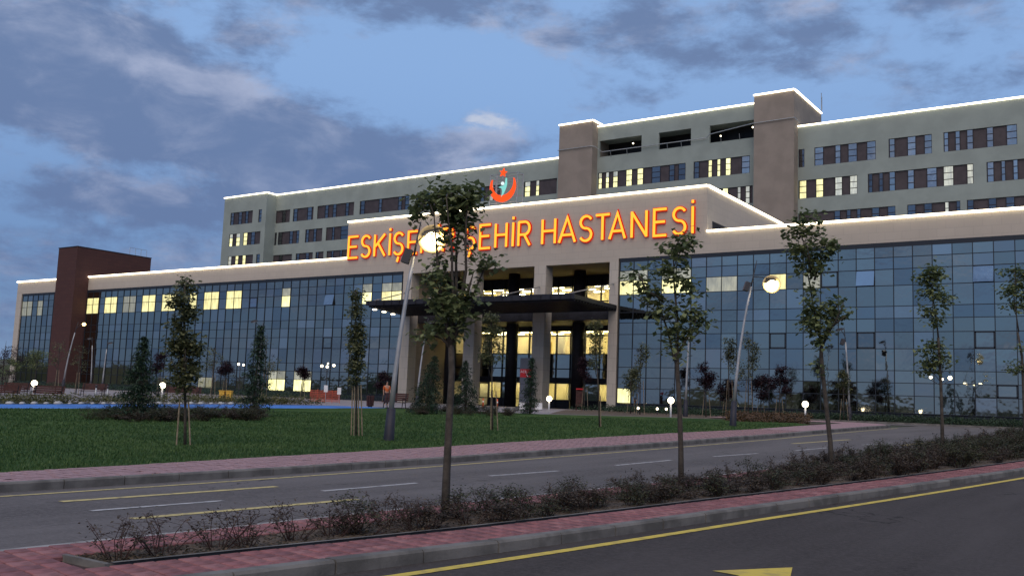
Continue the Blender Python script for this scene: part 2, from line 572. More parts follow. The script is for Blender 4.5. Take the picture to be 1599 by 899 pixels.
def lerp(tab, v):
    if v <= tab[0][0]:
        a, b = tab[0], tab[1]
    elif v >= tab[-1][0]:
        a, b = tab[-2], tab[-1]
    else:
        for a, b in zip(tab, tab[1:]):
            if a[0] <= v <= b[0]:
                break
    return a[1] + (b[1] - a[1]) * (v - a[0]) / (b[0] - a[0])


KERB = [(-75, 7.75), (-67.1, 8.95), (-64.84, 9.36), (-59.16, 10.2), (-47.2, 12.25), (-20, 16.8)]      # median, near side
FAR_EDGE = [(-75, 6.1), (-68.7, 6.45), (-63.35, 6.75), (-56.5, 7.4), (-52, 7.75), (-31, 9.5), (-20, 10.5)]   # median, far side
FAR_KERB = [(-80, 1.0), (-66, 1.27), (-61.5, 1.42), (-53.3, 1.65), (-37.5, 2.5), (-28, 2.75), (-20, 2.9)]
WALK_BACK = [(-80, -.25), (-65.2, -.35), (-59.4, -.75), (-49.6, -.85), (-40, -.3), (-33.5, .45), (-22, .5)]
YEL = [(-75, 8.1), (-66.66, 9.42), (-59.8, 10.42), (-48.6, 12.36), (-20, 17.1)]
kerb = lambda v: lerp(KERB, v)
inner = lambda v: kerb(v) - .15 - .80
far_edge = lambda v: lerp(FAR_EDGE, v)
far_kerb = lambda v: lerp(FAR_KERB, v)
walk_back = lambda v: lerp(WALK_BACK, v)


def frange(a, b, st):
    n = max(1, round((b - a) / st))
    return [a + (b - a) * i / n for i in range(n + 1)]


def strip(name, lo, hi, v0, v1, dz, m, step=1.0, parent=None, nu=1, kind=None):
    q = MB()
    vs = frange(v0, v1, step)
    pts = []
    for v in vs:
        a = lo(v) if callable(lo) else lo
        b = hi(v) if callable(hi) else hi
        for k in range(nu + 1):
            pts.append((a + (b - a) * k / nu, v, zv(v) + dz))
    fs = []
    for i in range(len(vs) - 1):
        for k in range(nu):
            a = i * (nu + 1) + k
            fs.append((a, a + 1, a + nu + 2, a + nu + 1))
    q.add(pts, fs)
    o = q.build(name, m, parent)
    if kind:
        o['kind'] = kind
    return o


def poly_sheet(name, poly, dz, m, kind='structure', cut=2.0):
    """flat-lying polygon draped over the terrain"""
    bm = bmesh.new()
    bm.faces.new([bm.verts.new((p[0], p[1], 0)) for p in poly])
    v0, v1 = min(p[1] for p in poly), max(p[1] for p in poly)
    for v in frange(v0, v1, cut)[1:-1]:
        bmesh.ops.bisect_plane(bm, geom=bm.verts[:] + bm.edges[:] + bm.faces[:], plane_co=(0, v, 0), plane_no=(0, 1, 0))
    for vt in bm.verts:
        vt.co.z = zv(vt.co.y) + dz
    bmesh.ops.recalc_face_normals(bm, faces=bm.faces[:])
    for f in bm.faces:
        if f.normal.z < 0:
            f.normal_flip()
    me = bpy.data.meshes.new(name)
    bm.to_mesh(me)
    bm.free()
    me.materials.append(m)
    o = bpy.data.objects.new(name, me)
    COL.objects.link(o)
    o['kind'] = kind
    return o


q = MB()
vv = [-3000, -800, -200, -90, -72] + frange(-70, -8, 2) + [0, 80, 300, 1000, 3500]
uu = [-3500, -900, -300, -120, -40, 0, 40, 120, 300, 900, 3500]
q.add([(u, v, zv(v) - .02) for v in vv for u in uu],
      [(j * len(uu) + i, j * len(uu) + i + 1, (j + 1) * len(uu) + i + 1, (j + 1) * len(uu) + i) for j in range(len(vv) - 1) for i in range(len(uu) - 1)])
tag(q.build('ground', M['soil_ground']), kind='structure')

rr = random.Random(77)
q = MB()
N_ = 150
ring = []
for i in range(N_ + 1):
    a = R(150 + 240 * i / N_)
    d = 330 + 60 * math.sin(i * .21)
    h = 7 + 3.5 * math.sin(i * .33) + 2.5 * math.sin(i * .9 + 1) + rr.uniform(-1.2, 1.8)
    for k, (dd, zz) in enumerate(((0, -1), (8, h * .75), (20, h), (70, -1))):
        ring.append(((d + dd) * math.cos(a), (d + dd) * math.sin(a) - 60, zz))
q.add(ring, [(i * 4 + k, i * 4 + k + 1, i * 4 + k + 5, i * 4 + k + 4) for i in range(N_) for k in range(3)])
tag(q.build('added_ridge', M['soil_ground']), kind='structure')  # low ridge added so the glass has a dark band to reflect

# roads
tag(strip('road', kerb, 60, -140, -6.4, .004, M['asphalt'], 2.0), 'dark asphalt carriageway in front', kind='structure')
tag(strip('service_road', lambda v: far_kerb(v) if v > -80 else 1.0, lambda v: far_edge(v) if v > -75 else 6.1, -140, -6.4, .004, M['asphalt_far'], 2.0), 'grey asphalt road between lawn and median', kind='structure')
poly = [(-7, -13.2), (3.1, -13.2), (3.1, -6.4), (-7, -6.4)]
tag(poly_sheet('access_road', poly, .006, M['asphalt_far']), 'asphalt road along the hospital front', kind='structure')
poly = [(9.6, -27), (17, -21), (60, -14), (60, -6.4), (10.6, -6.4), (9.3, -21)]
tag(poly_sheet('junction', poly, .009, M['asphalt_far']), 'asphalt junction at the end of the median', kind='structure')


# road paint
def line(name, uf, wd, v0, v1, m, dz=.010, step=1.0):
    return tag(strip(name, lambda v: uf(v) - wd / 2, lambda v: uf(v) + wd / 2, v0, v1, dz, m, step), kind='structure')


line('edge_line', lambda v: lerp(YEL, v), .13, -75, -22, M['yellow'])
line('edge_line', lambda v: far_kerb(v) + .48, .10, -75, -20, M['yellow_worn'])
for a, b, u0, u1, m in ((-65.9, -62.3, 2.75, 2.97, 'yellow'), (-66.2, -62.6, 4.78, 5.06, 'yellow'), (-40.2, -35.4, 4.35, 5.0, 'yellow'), (-37.5, -33.6, 7.35, 7.75, 'yellow'),
                        (-66.15, -64.2, 3.84, 3.98, 'white'), (-62.2, -60.0, 3.93, 4.04, 'white'), (-57.8, -55.65, 4.06, 4.34, 'white'), (-53.3, -50.65, 4.45, 4.62, 'white'),
                        (-48.4, -46.1, 4.85, 5.24, 'white'), (-43.8, -41.1, 5.62, 5.92, 'white'), (-38.6, -36.3, 6.28, 6.66, 'white'), (-34.2, -31.7, 7.2, 7.6, 'white'), (-29.5, -27, 7.8, 8.1, 'white'), (-70.4, -68.2, 3.7, 3.8, 'white')):
    line('lane_dash', (lambda u0, u1, a, b: lambda v: u0 + (u1 - u0) * (v - a) / (b - a))(u0, u1, a, b), .15 if m == 'yellow' else .11, a, b, M['yellow_worn' if m == 'yellow' else m])
q = MB()
ax, ay = Vector((.16, .987)), Vector((-.987, .16))
tip = Vector((11.95, -63.6))
pts = [tip, tip - ax * .85 + ay * .40, tip - ax * .85 + ay * .10, tip - ax * 2.6 + ay * .10, tip - ax * 2.6 - ay * .10, tip - ax * .85 - ay * .10, tip - ax * .85 - ay * .40]
q.add([(p.x, p.y, zv(p.y) + .012) for p in pts], [(0, 1, 2, 5, 6), (2, 3, 4, 5)])
tag(q.build('road_arrow', M['yellow']), kind='structure')


# kerbs: stones about one metre long, each with a chamfered top edge
def kerb_run(name, uf, v0, v1, wd, h, m, side=1, base='structure', L=1.0):
    root = bpy.data.objects.new(name, None)
    COL.objects.link(root)
    root['kind'] = base
    vs = frange(v0, v1, L)
    for a, b in zip(vs, vs[1:]):
        a2, b2 = a + .008, b - .008
        z0, z1 = zv(a), zv(b)
        j = random.uniform(-.004, .004)
        pr = [(0, -.05), (0, h - .025 + j), (-.02 * side, h + j), (-wd * side, h + j), (-wd * side, -.05)]
        q = MB()
        n = len(pr)
        ua, ub = uf(a2), uf(b2)
        vs_ = [(ua + p[0] + j, a2, z0 + p[1]) for p in pr] + [(ub + p[0] + j, b2, z1 + p[1]) for p in pr]
        fs = [tuple(range(n)), tuple(reversed(range(n, 2 * n)))] + [(i, i + n, (i + 1) % n + n, (i + 1) % n) for i in range(n)]
        if side < 0:
            fs = [tuple(reversed(f)) for f in fs]
        q.add(vs_, fs)
        q.build('kerb_stone', m, root)
    return root


tag(kerb_run('kerb', kerb, -74, -20, .15, .13, M['kerb']), 'kerb on the near side of the median')
tag(kerb_run('kerb', far_edge, -74, -20, .12, .11, M['kerb_pale'], -1), 'pale kerb on the far side of the median')
tag(kerb_run('kerb', far_kerb, -75, -20, .15, .14, M['kerb']), 'kerb between lawn pavement and road')
# rounded corner and the kerb in front of the hospital
root = tag(bpy.data.objects.new('kerb', None), 'kerb round the corner by the hospital front', kind='structure')
COL.objects.link(root)
arc = [(2.9 - 4 + 4 * math.cos(t), -20 + 4 * math.sin(t)) for t in frange(0, R(70), R(14))]
for (ua, va), (ub, vb) in zip(arc, arc[1:]):
    d = Vector((ub - ua, vb - va)).normalized()
    nrm = Vector((-d.y, d.x)) * .15
    q = MB()
    q.prism([(ua, va), (ub, vb), (ub + nrm.x, vb + nrm.y), (ua + nrm.x, va + nrm.y)], zv(va) - .05, zv(va) + .13)
    q.build('kerb_stone', M['kerb'], root)
for u in frange(-7, 60, 1.5)[:-1]:
    q = MB()
    q.box(u + .01, u + 1.49, -6.4, -6.25, .9, 1.06)
    q.build('kerb_stone', M['kerb'], root)

# median: bedding, soil and red pavers laid one by one
tag(strip('median', lambda v: far_edge(v) + .12, lambda v: kerb(v) - .15, -74, -20, .07, M['joint'], 1.0), 'raised median between the two roads', kind='structure')
med = bpy.data.objects['median']
BED0 = -68.45
strip('soil_bed', lambda v: far_edge(v) + .72, lambda v: inner(v), BED0, -21, .10, M['soil'], .8, med)
# low concrete edging round the bed
q = MB()
for a, b in zip(frange(BED0, -21, 1.0), frange(BED0, -21, 1.0)[1:]):
    for uf, s in ((inner, 1),):
        q.add([(uf(a), a, zv(a) + .14), (uf(a) + .05, a, zv(a) + .14), (uf(b) + .05, b, zv(b) + .14), (uf(b), b, zv(b) + .14),
               (uf(a), a, zv(a) + .02), (uf(b), b, zv(b) + .02)], [(0, 1, 2, 3), (0, 3, 5, 4)])
q.build('bed_edging', M['kerb'], med)
box_part('bed_end_edging', M['kerb'], med, far_edge(BED0) + .7, inner(BED0), BED0 - .05, BED0, zv(BED0) + .02, zv(BED0) + .13)


def paver_mesh(m, sx, sy):
    q = MB()
    e = .008
    q.add([(-sx / 2, -sy / 2, -.04), (sx / 2, -sy / 2, -.04), (sx / 2, sy / 2, -.04), (-sx / 2, sy / 2, -.04),
           (-sx / 2, -sy / 2, -e), (sx / 2, -sy / 2, -e), (sx / 2, sy / 2, -e), (-sx / 2, sy / 2, -e),
           (-sx / 2 + e, -sy / 2 + e, 0), (sx / 2 - e, -sy / 2 + e, 0), (sx / 2 - e, sy / 2 - e, 0), (-sx / 2 + e, sy / 2 - e, 0)],
          [(0, 1, 5, 4), (1, 2, 6, 5), (2, 3, 7, 6), (3, 0, 4, 7), (4, 5, 9, 8), (5, 6, 10, 9), (6, 7, 11, 10), (7, 4, 8, 11), (8, 9, 10, 11)])
    return q


PS = .20
slots = []
for uf, n in ((lambda v: kerb(v) - .15 - .80 + .05, 4), (lambda v: far_edge(v) + .12, 3)):
    v = -73.8
    r = 0
    while v < -20.4:
        for k in range(n):
            slots.append((uf(v) + (k + .5) * (.75 / 4 if n == 4 else .2), v - .16 * (k + .5) * .2, .75 / 4 / .2 if n == 4 else 1.0))
        v += PS
v = -73.8
while v < BED0 - .12:                                   # the paved nose of the median
    a, b = far_edge(v) + .72, inner(v) + .05
    n = int((b - a) / .2)
    for k in range(n):
        slots.append((a + (k + .5) * (b - a) / n, v - .16 * (k + .5) * .2 - .1, (b - a) / n / .2))
    v += PS


def inview(p):
    d = Vector(p) - CAM
    z = d.dot(_fw)
    return z > .5 and abs(d.dot(_r2)) / z < .56 and -.315 < d.dot(_u2) / z < .32


slots = [(Vector((s[0], s[1], zv(s[1]) + .118)), s[2]) for s in slots]
slots.sort(key=lambda s: (not inview(s[0]), (s[0] - CAM).length))
pm = [paver_mesh(m, PS * .93, PS * .93).data('paver', m) for m in M['paver']]
rest = MB()
for i, (p, sx) in enumerate(slots):
    p = p + Vector((0, 0, random.uniform(-.0025, .0025)))
    if i < 300:
        link('paver', random.choice(pm), med, p, (random.uniform(-.005, .005), random.uniform(-.005, .005), random.uniform(-.015, .015) - .16), (sx, 1, 1))
    else:
        t = paver_mesh(None, PS * .93 * sx, PS * .93)
        rest.mi = random.randrange(4)
        rest.add([(x + p.x, y + p.y - x * .16, z + p.z) for x, y, z in t.v], t.f)
tag(rest.build('paver_field', M['paver'], med), kind='stuff')

# pavement beside the lawn: pink pavers, joined (they run off to the horizon of the picture)
tag(strip('pavement', walk_back, lambda v: far_kerb(v) - .15, -80, -20, .10, M['joint'], 1.0), 'pink paved footway beside the lawn', kind='structure')
pav = bpy.data.objects['pavement']
q = MB()
for v in frange(-72, -33, .21)[:-1]:
    a, b = walk_back(v), far_kerb(v) - .16
    n = max(3, int((b - a) / .21))
    for k in range(n):
        u = a + (k + .5) * (b - a) / n
        y = v + (.105 if k % 2 else 0)
        z = zv(y) + .136 + random.uniform(-.004, .004)
        e = .098
        eu = (b - a) / n / 2 - .006
        q.add([(u - eu, y - e, z), (u + eu, y - e, z), (u + eu, y + e, z), (u - eu, y + e, z), (u - eu, y - e, z - .03), (u + eu, y - e, z - .03), (u + eu, y + e, z - .03), (u - eu, y + e, z - .03)],
              [(0, 1, 2, 3), (4, 5, 1, 0), (5, 6, 2, 1), (6, 7, 3, 2), (7, 4, 0, 3)])
tag(q.build('paver_field', M['paver_far'], pav), kind='stuff')
strip('far_paving', walk_back, lambda v: far_kerb(v) - .16, -33, -20, .137, M['paver_far'], 1.0, pav)
tag(poly_sheet('pavement', [(.5, -20), (2.74, -20), (2.5, -18.6), (1.6, -17.2), (.4, -16.4), (-8, -16.2), (-8, -18.5), (-.5, -19.0)], .137, M['paver_far']), 'pink footway turning the corner', kind='structure')

# lawn, plaza, blue path
LAWN = [(-60, -74), (-.27, -74), (-.35, -65.2), (-.75, -59.4), (-.85, -49.6), (-.3, -40), (.45, -33.5), (.5, -25), (-1.3, -22.6), (-4.9, -21.6), (-8.6, -22.8), (-14.5, -27.2), (-18.2, -27.0), (-24.5, -29),
        (-25.0, -33), (-27.35, -40.9), (-29.1, -50.1), (-33, -58), (-50, -70)]
tag(poly_sheet('lawn', LAWN, .125, M['lawn']), 'dark green mown lawn', kind='structure')
tag(poly_sheet('plaza', [(-130, -40), (-37, -40), (-33.0, -30), (-27, -24.5), (-14.5, -26.5), (-14.5, -1.2), (-130, -1.2)], .03, M['plaza']), 'pale paved plaza before the entrance', kind='structure')
BLUE = [(-33, -58), (-29.1, -50.1), (-27.35, -40.9), (-25.0, -33), (-24.5, -29), (-26.6, -26.6), (-30.5, -27.3), (-33.64, -32.24), (-35.1, -39.5), (-36.4, -46.3), (-41, -56)]
tag(poly_sheet('path', BLUE, .06, M['blue_path']), 'bright blue rubber path at the back of the lawn', kind='structure')
tag(poly_sheet('garden_strip', [(-14.5, -26.5), (-8.6, -22.2), (-4.9, -21.0), (-1.2, -21.5), (-.5, -19), (-8, -18.5), (-8, -6.25), (60, -6.25), (60, -.4), (-23, -.4), (-23, -10)], .04, M['soil']), 'planted strip of soil before the glass front', kind='structure')
tag(poly_sheet('footpath', [(-14.8, -26.6), (-8.7, -22.15), (-5.5, -21.05), (-5.5, -20.55), (-8.9, -21.5), (-14.8, -25.6)], .10, M['plaza']), 'narrow pale footpath along the far lawn edge', kind='structure')


def in_poly(x, y, P):
    c = False
    j = len(P) - 1
    for i in range(len(P)):
        if (P[i][1] > y) != (P[j][1] > y) and x < (P[j][0] - P[i][0]) * (y - P[i][1]) / (P[j][1] - P[i][1]) + P[i][0]:
            c = not c
        j = i
    return c


q = MB()
rg = random.Random(3)
n = 0
while n < 60000:
    d = 14 + 36 * rg.random() ** 1.6
    a = HEAD + rg.uniform(-.55, .53)
    x, y = CAM.x - math.sin(a) * d, CAM.y + math.cos(a) * d
    if not in_poly(x, y, LAWN):
        n += .05
        continue
    n += 1
    h = rg.uniform(.03, .075)
    t = rg.uniform(0, 6.28)
    wd = .011 * (d / 16)
    z = zv(y) + .123
    q.add([(x - wd * math.cos(t), y - wd * math.sin(t), z), (x + wd * math.cos(t), y + wd * math.sin(t), z), (x + rg.uniform(-.03, .03), y + rg.uniform(-.03, .03), z + h)], [(0, 1, 2)])
tag(q.build('grass', M['grass']), 'short dark green lawn grass', kind='stuff')


# ------------------------------------------------------------------ the hospital front building
def wp(name, mb, m, parent, smooth=False):
    """part whose mesh is written in world coordinates"""
    o = mb.build(name, m, parent, smooth)
    o.matrix_parent_inverse = Matrix.Translation(-parent.location)
    return o


def wbox(name, m, parent, *b):
    q = MB()
    q.box(*b)
    return wp(name, q, m, parent)


def led(parent, a, b, t=.10):
    """light strip along a roof edge, in its steel channel"""
    q = MB()
    a, b = Vector(a), Vector(b)
    d = (b - a).normalized()
    n = Vector((-d.y, d.x, 0)) * t
    up = Vector((0, 0, .16))
    vs = [a - n, a + n, b + n, b - n]
    q.add([tuple(p) for p in vs] + [tuple(p + up) for p in vs], [(0, 3, 2, 1), (4, 5, 6, 7), (0, 1, 5, 4), (1, 2, 6, 5), (2, 3, 7, 6), (3, 0, 4, 7)])
    return wp('light_strip', q, M['led'], parent)


GZ = .6
hb = empty('hospital_building', 'long beige and blue glass hospital front with lit portal under the big sign', 'building', (-50, 0, GZ))
UL, UR = -122.7, 26.0
PL, PR = -56.93, -15.9        # portal block
wbox('fascia', M['fascia'], hb, UL, PL, 0, .5, 14.2, 16.0)
wbox('fascia', M['fascia'], hb, PR, UR, 0, .5, 14.2, 16.0)
q = MB()
q.box(PL, PR, 0, .5, 14.2, 19.94)
q.box(-48.79, -24.09, 0, .5, 13.95, 14.2)
wp('portal_wall', q, M['fascia'], hb)
q = MB()
q.box(PL + .003, PR - .003, .5, 26, 14.3, 19.8)
wp('portal_block', q, M['fascia'], hb)
wbox('louvre', M['black'], hb, PR - .05, PR + .01, 1.1, 4.4, 16.05, 17.1)
q = MB()
q.box(UL + .004, -48.8, .5, 32, .3, 15.85)
q.box(-24.08, UR - .01, .5, 32, .3, 15.85)
q.box(-48.8, -24.08, 16.5, 32, .3, 14.2)
wp('side_wall', q, M['fascia'], hb)
wbox('end_pier', M['column'], hb, UL, -121.4, 0, .5, .2, 14.2)
for a, b in ((-48.79, -47.65), (-40.76, -39.51), (-32.86, -31.58), (-24.97, -24.09)):
    wbox('column', M['column'], hb, a, b, 0, 1.2, .3, 13.95)
wbox('plinth', M['frame'], hb, -121.4, -48.79, .02, .4, .3, 1.62)
wbox('plinth', M['frame'], hb, -24.09, UR, .02, .4, .3, 1.62)
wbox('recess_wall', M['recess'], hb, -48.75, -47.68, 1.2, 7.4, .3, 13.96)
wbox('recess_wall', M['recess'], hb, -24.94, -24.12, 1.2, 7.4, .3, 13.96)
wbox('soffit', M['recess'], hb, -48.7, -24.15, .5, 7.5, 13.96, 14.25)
wbox('floor_slab', M['plaza'], hb, -47.68, -24.94, -.4, 16.5, .4, .93)

ROWS = [13.88, 13.08, 12.2, 10.98, 9.45, 8.55, 7.55, 6.33, 4.74, 3.85, 2.93, 1.68]


def set_mat(o, m):
    o.material_slots[0].link = 'OBJECT'
    o.material_slots[0].material = m


rp = random.Random(11)


def curtain(u0, pitch, n, spec, skip=None):
    """mullion grid; returns the list of cells (u, w0, w1, material key)"""
    cw = bpy.data.objects.new('curtain_wall', None)
    q = MB()
    t = .027
    u1 = u0 + pitch * n
    a, b = min(u0, u1), max(u0, u1)
    for i in range(n + 1):
        u = u0 + pitch * i
        q.box(u - t, u + t, -.07, .3, 1.62, 14.199)
    for j, wv in enumerate(ROWS):
        q.box(a - t, b + t, -.055, .29, wv - t, wv + (t if j else .32))
    for (c, r) in spec.get('vent', []):
        uc = u0 + pitch * c
        ul, ur = min(uc, uc + pitch), max(uc, uc + pitch)
        for bx in ((ul, ul + .12, ROWS[r + 1], ROWS[r]), (ur - .12, ur, ROWS[r + 1], ROWS[r]), (ul, ur, ROWS[r + 1], ROWS[r + 1] + .12), (ul, ur, ROWS[r] - .1, ROWS[r])):
            q.box(bx[0], bx[1], -.05, .28, bx[2], bx[3])
    f = wp('curtain_wall', q, M['frame'], hb)
    cells = []
    for i in range(n):
        uc = u0 + pitch * (i + .5)
        if skip and skip(uc):
            continue
        for r in range(11):
            k = spec['lit'].get((i, r), 'glass')
            if k == 'glass':
                k = rp.choices(('glass', 'glass_blind', 'glass_dim'), (.72, .13, .15))[0]
            cells.append((uc, r, abs(pitch), k, f, (i, r) in spec.get('open', ())))
    return cells


lit = {}
for c in (0, 1, 3, 4):
    lit[(c, 2)] = 'glass_lit'
    lit[(c, 1)] = 'glass_pale'
for c in (6, 7, 12):
    lit[(c, 2)] = 'glass_pale'
lit[(10, 2)] = 'glass_lit'
lit[(0, 10)] = 'glass_lit'
lit[(15, 2)] = 'glass_open'
lit[(21, 2)] = 'glass_open'
cells = curtain(-23.9, 1.3345, 27, dict(lit=lit, open=((15, 2), (21, 2)), vent=((15, 2), (21, 2), (15, 6), (21, 6), (10, 6), (13, 2), (22, 9))))
lit = {}
for c in (39, 40, 36, 37, 30, 31, 27, 28, 24, 21, 22, 18, 19, 12):
    lit[(c, 2)] = 'glass_lit'
    lit[(c, 1)] = 'glass_lit' if c > 13 else 'glass_pale'
for c in (51, 52, 49, 33, 34):
    lit[(c, 2)] = lit[(c, 1)] = 'glass_pale'
for c in (0, 1, 3):
    lit[(c, 2)] = 'glass_lit'
    lit[(c, 1)] = 'glass_pale'
for c in (21, 22, 12, 13, 9, 10):
    lit[(c, 10)] = 'glass_lit' if c < 20 else 'glass_pale'
for c in (12, 13, 9, 10):
    lit[(c, 9)] = 'glass_pale'
lit[(7, 2)] = 'glass_open'
lit[(16, 2)] = 'glass_open'
cells += curtain(-48.87, -1.36, 53, dict(lit=lit, open=((7, 2), (16, 2)), vent=((7, 2), (16, 2), (7, 6), (26, 6), (25, 6))), lambda u: -109.2 < u < -104.85)


def cam_dist(u, w):
    return (Vector((u, 0, w)) - CAM).length


cells.sort(key=lambda c: (not inview((c[0], 0, 8)), cam_dist(c[0], 8) - (30 if c[3] != 'glass' else 0)))
pmesh = {}
rest = MB()
rest_keys = ['glass', 'glass_lit', 'glass_pale', 'glass_open', 'glass_blind', 'glass_dim']
for i, (u, r, pw, k, f, op) in enumerate(cells):
    h = ROWS[r] - ROWS[r + 1]
    wc = (ROWS[r] + ROWS[r + 1]) / 2
    rx, rz = rp.gauss(0, .0032), rp.gauss(0, .0032)
    if i < 300:
        key = (r, round(pw, 2))
        if key not in pmesh:
            q = MB()
            q.cbox(0, 0, 0, pw - .045, .03, h - .045)
            pmesh[key] = q.data('glass_pane', M['glass'])
        o = link('glass_pane', pmesh[key], f, (u, -.01, wc), (rx, 0, rz))
        if op:
            o.location = (u, -.14, wc)
            o.rotation_euler = (-R(11), 0, 0)
        set_mat(o, M[k])
    else:
        rest.mi = rest_keys.index(k)
        x, z = (pw - .06) / 2, (h - .06) / 2
        y = [-.01 + (sx * rz * x + sz * rx * z) for sx, sz in ((-1, -1), (1, -1), (1, 1), (-1, 1))]
        pts = [(u - x, y[0], wc - z), (u + x, y[1], wc - z), (u + x, y[2], wc + z), (u - x, y[3], wc + z)]
        rest.add(pts + [(p[0], p[1] + .03, p[2]) for p in pts], [(0, 1, 2, 3), (0, 4, 5, 1), (1, 5, 6, 2), (2, 6, 7, 3), (3, 7, 4, 0)])
tag(wp('glass_field', rest, [M[k] for k in rest_keys], hb), kind='stuff')

# glazing and lit lobby at the back of the portal
m = bpy.data.materials.new('clear lobby glass')
m.use_nodes = True
n = NT(m.node_tree)
n.n.clear()
a, b, c, o = n.node('ShaderNodeBsdfTransparent'), n.node('ShaderNodeBsdfGlossy'), n.node('ShaderNodeMixShader'), n.node('ShaderNodeOutputMaterial')
a.inputs[0].default_value = (.92, .95, .95, 1)
b.inputs[0].default_value = (.8, .85, .95, 1)
b.inputs[1].default_value = .02
c.inputs[0].default_value = .10
n.l.new(a.outputs[0], c.inputs[1])
n.l.new(b.outputs[0], c.inputs[2])
n.l.new(c.outputs[0], o.inputs[0])
M['clear'] = m
LR = [.93, 1.75, 3.4, 3.9, 4.8, 6.25, 8.05, 8.57, 10.5, 11.4, 12.95, 13.95]
LK = ['clear', 'clear', 'black', 'glass', 'glass', 'clear', 'clear', 'black', 'clear', 'clear', 'black']
LN = 14
la, lb = -47.66, -24.96
lp = (lb - la) / LN
q = MB()
for i in range(LN + 1):
    q.box(la + lp * i - .045, la + lp * i + .045, 7.2, 7.45, .93, 13.95)
for wv in LR:
    q.box(la, lb, 7.21, 7.44, wv - .045, wv + .045)
lobby = wp('lobby_glazing', q, M['frame_dark'], hb)
lm = {}
for r in range(11):
    h = LR[r + 1] - LR[r]
    for i in range(LN):
        k = LK[r]
        if r == 0 and i not in (2, 5, 9, 12, 13):
            k = 'black'
        if r == 1 and i in (4, 6, 10):
            k = 'glass'
        if r not in lm:
            t = MB()
            t.cbox(0, 0, 0, lp - .08, .03, h - .08)
            lm[r] = t.data('lobby_pane', M['clear'])
        o = link('lobby_pane', lm[r], lobby, (la + lp * (i + .5), 7.32, (LR[r] + LR[r + 1]) / 2))
        set_mat(o, M[k])
q = MB()
for z0, z1 in ((.93, 3.75), (6.0, 8.75), (10.3, 13.1)):
    q.box(la, lb, 14.0, 14.2, z0, z1)
    for i in range(5):
        u = la + 2.3 + i * 4.6
        q.box(u - .2, u + .2, 11.5, 11.9, z0, z1)
wp('lobby_wall', q, M['room'], hb)
q = MB()
for z in (3.75, 8.75, 13.1):
    q.box(la, lb, 7.6, 16.4, z, z + .3)
for z in (5.7, 10.0):
    q.box(la, lb, 7.6, 16.4, z, z + .3)
wp('lobby_ceiling', q, M['room_ceiling'], hb)
q = MB()
for z in (3.72, 8.72, 13.07):
    for i in range(9):
        u = la + 1.4 + i * 2.5
        for v in (8.6, 10.6, 12.8):
            q.box(u, u + 1.3, v, v + .3, z - .04, z)
tag(wp('lobby_lamp', q, M['room_lamp'], hb), kind='stuff')
for u, wd, z0, z1 in ((-45.5, 1.2, .93, 3.2), (-38.6, .9, 6.0, 7.6), (-36.2, 1.0, 6.0, 8.4), (-29.5, 2.2, 6.0, 7.1), (-27.2, .3, .93, 3.4), (-34.6, 1.3, .93, 3.0), (-42.0, 2.4, 10.3, 11.6)):
    wbox('lobby_partition', M['room_ceiling'], hb, u, u + wd, 9.5, 9.8, z0, z1)
wbox('lobby_partition', M['yellow_box'], hb, -37.4, -36.4, 9.0, 9.1, 6.0, 7.6)
for u in (-45.4, -37.8, -30.3):
    q = MB()
    q.tube([(u, 4, .93), (u, 4, 13.95)], .58, 20)
    wp('dark_column', q, M['black'], hb, True)

# canopy
q = MB()
q.prism([(-45.5, -8.6), (-23.4, -8.6), (-24.15, -.03), (-48.5, -.03)], 9.76, 10.10)
can = wp('canopy', q, M['canopy'], hb)
q = MB()
q.box(-45.6, -23.3, -8.72, -8.6, 9.72, 10.16)
for i in range(24):
    u = -45.3 + i * .94
    q.box(u, u + .06, -8.78, -8.72, 9.74, 10.14)
wp('edge_beam', q, M['canopy'], can)
q = MB()
for i in range(16):
    v = -8.3 + i * .54
    q.box(-45.5 - (v + 8.6) * .33, -23.5 - (v + 8.6) * .08, v, v + .12, 9.60, 9.76)
wp('rafter', q, M['canopy'], can)
wbox('inner_canopy', M['canopy'], hb, -47.64, -24.98, 1.25, 7.15, 9.0, 10.3)
for u, u2 in ((-48.2, -45.0), (-40.1, -38.6), (-32.2, -31.0), (-24.5, -24.0)):
    q = MB()
    q.tube([(u, -.02, 12.0), (u2, -8.3, 10.2)], .05, 8)
    wp('tie_rod', q, M['steel'], can)
for t in (.2, .45, .7):
    q = MB()
    u, v = -45.5 - 3 * t, -8.6 + 8.57 * t
    q.box(u - .22, u + .12, v - .12, v + .12, 9.50, 9.60)
    wp('spotlight', q, M['lamp_globe'], can)

# brown stair tower that breaks through the left wing
wbox('stair_tower', M['brown'], hb, -109.28, -104.78, -2, 9.3, .3, 19.85)
wbox('stair_tower_coping', M['frame_dark'], hb, -109.33, -104.73, -2.05, 9.35, 19.85, 19.95)
q = MB()
for i in range(4):
    q.tube([(-105.4, 6.2 + i * .9, 19.9), (-105.4, 6.2 + i * .9, 21.0)], .025, 6)
q.tube([(-105.4, 6.2, 21.0), (-105.4, 8.9, 21.0)], .025, 6)
wp('roof_rail', q, M['steel'], hb)

for a, b in (((UL - .1, -.06, 15.92), (-109.3, -.06, 15.92)), ((-104.75, -.06, 15.92), (-56.6, -.06, 15.92)), ((PL, -.06, 19.84), (PR, -.06, 19.84)), ((PR + .06, 0, 19.84), (PR + .06, 25, 19.84)), ((PR, -.06, 15.98), (UR, -.06, 15.98))):
    led(hb, a, b)

# ------------------------------------------------------------------ the ward block behind
wb = empty('ward_building', 'tall grey green ward block with taupe towers rising behind the glass front', 'building', (-50, 40, .95))
VW, VL, VT = 40.0, 37.8, 38.5
LV = {0: (35.5, 37.8), 1: (31.0, 33.25), 2: (27.1, 29.35), 3: (23.1, 25.3)}
rw = random.Random(5)


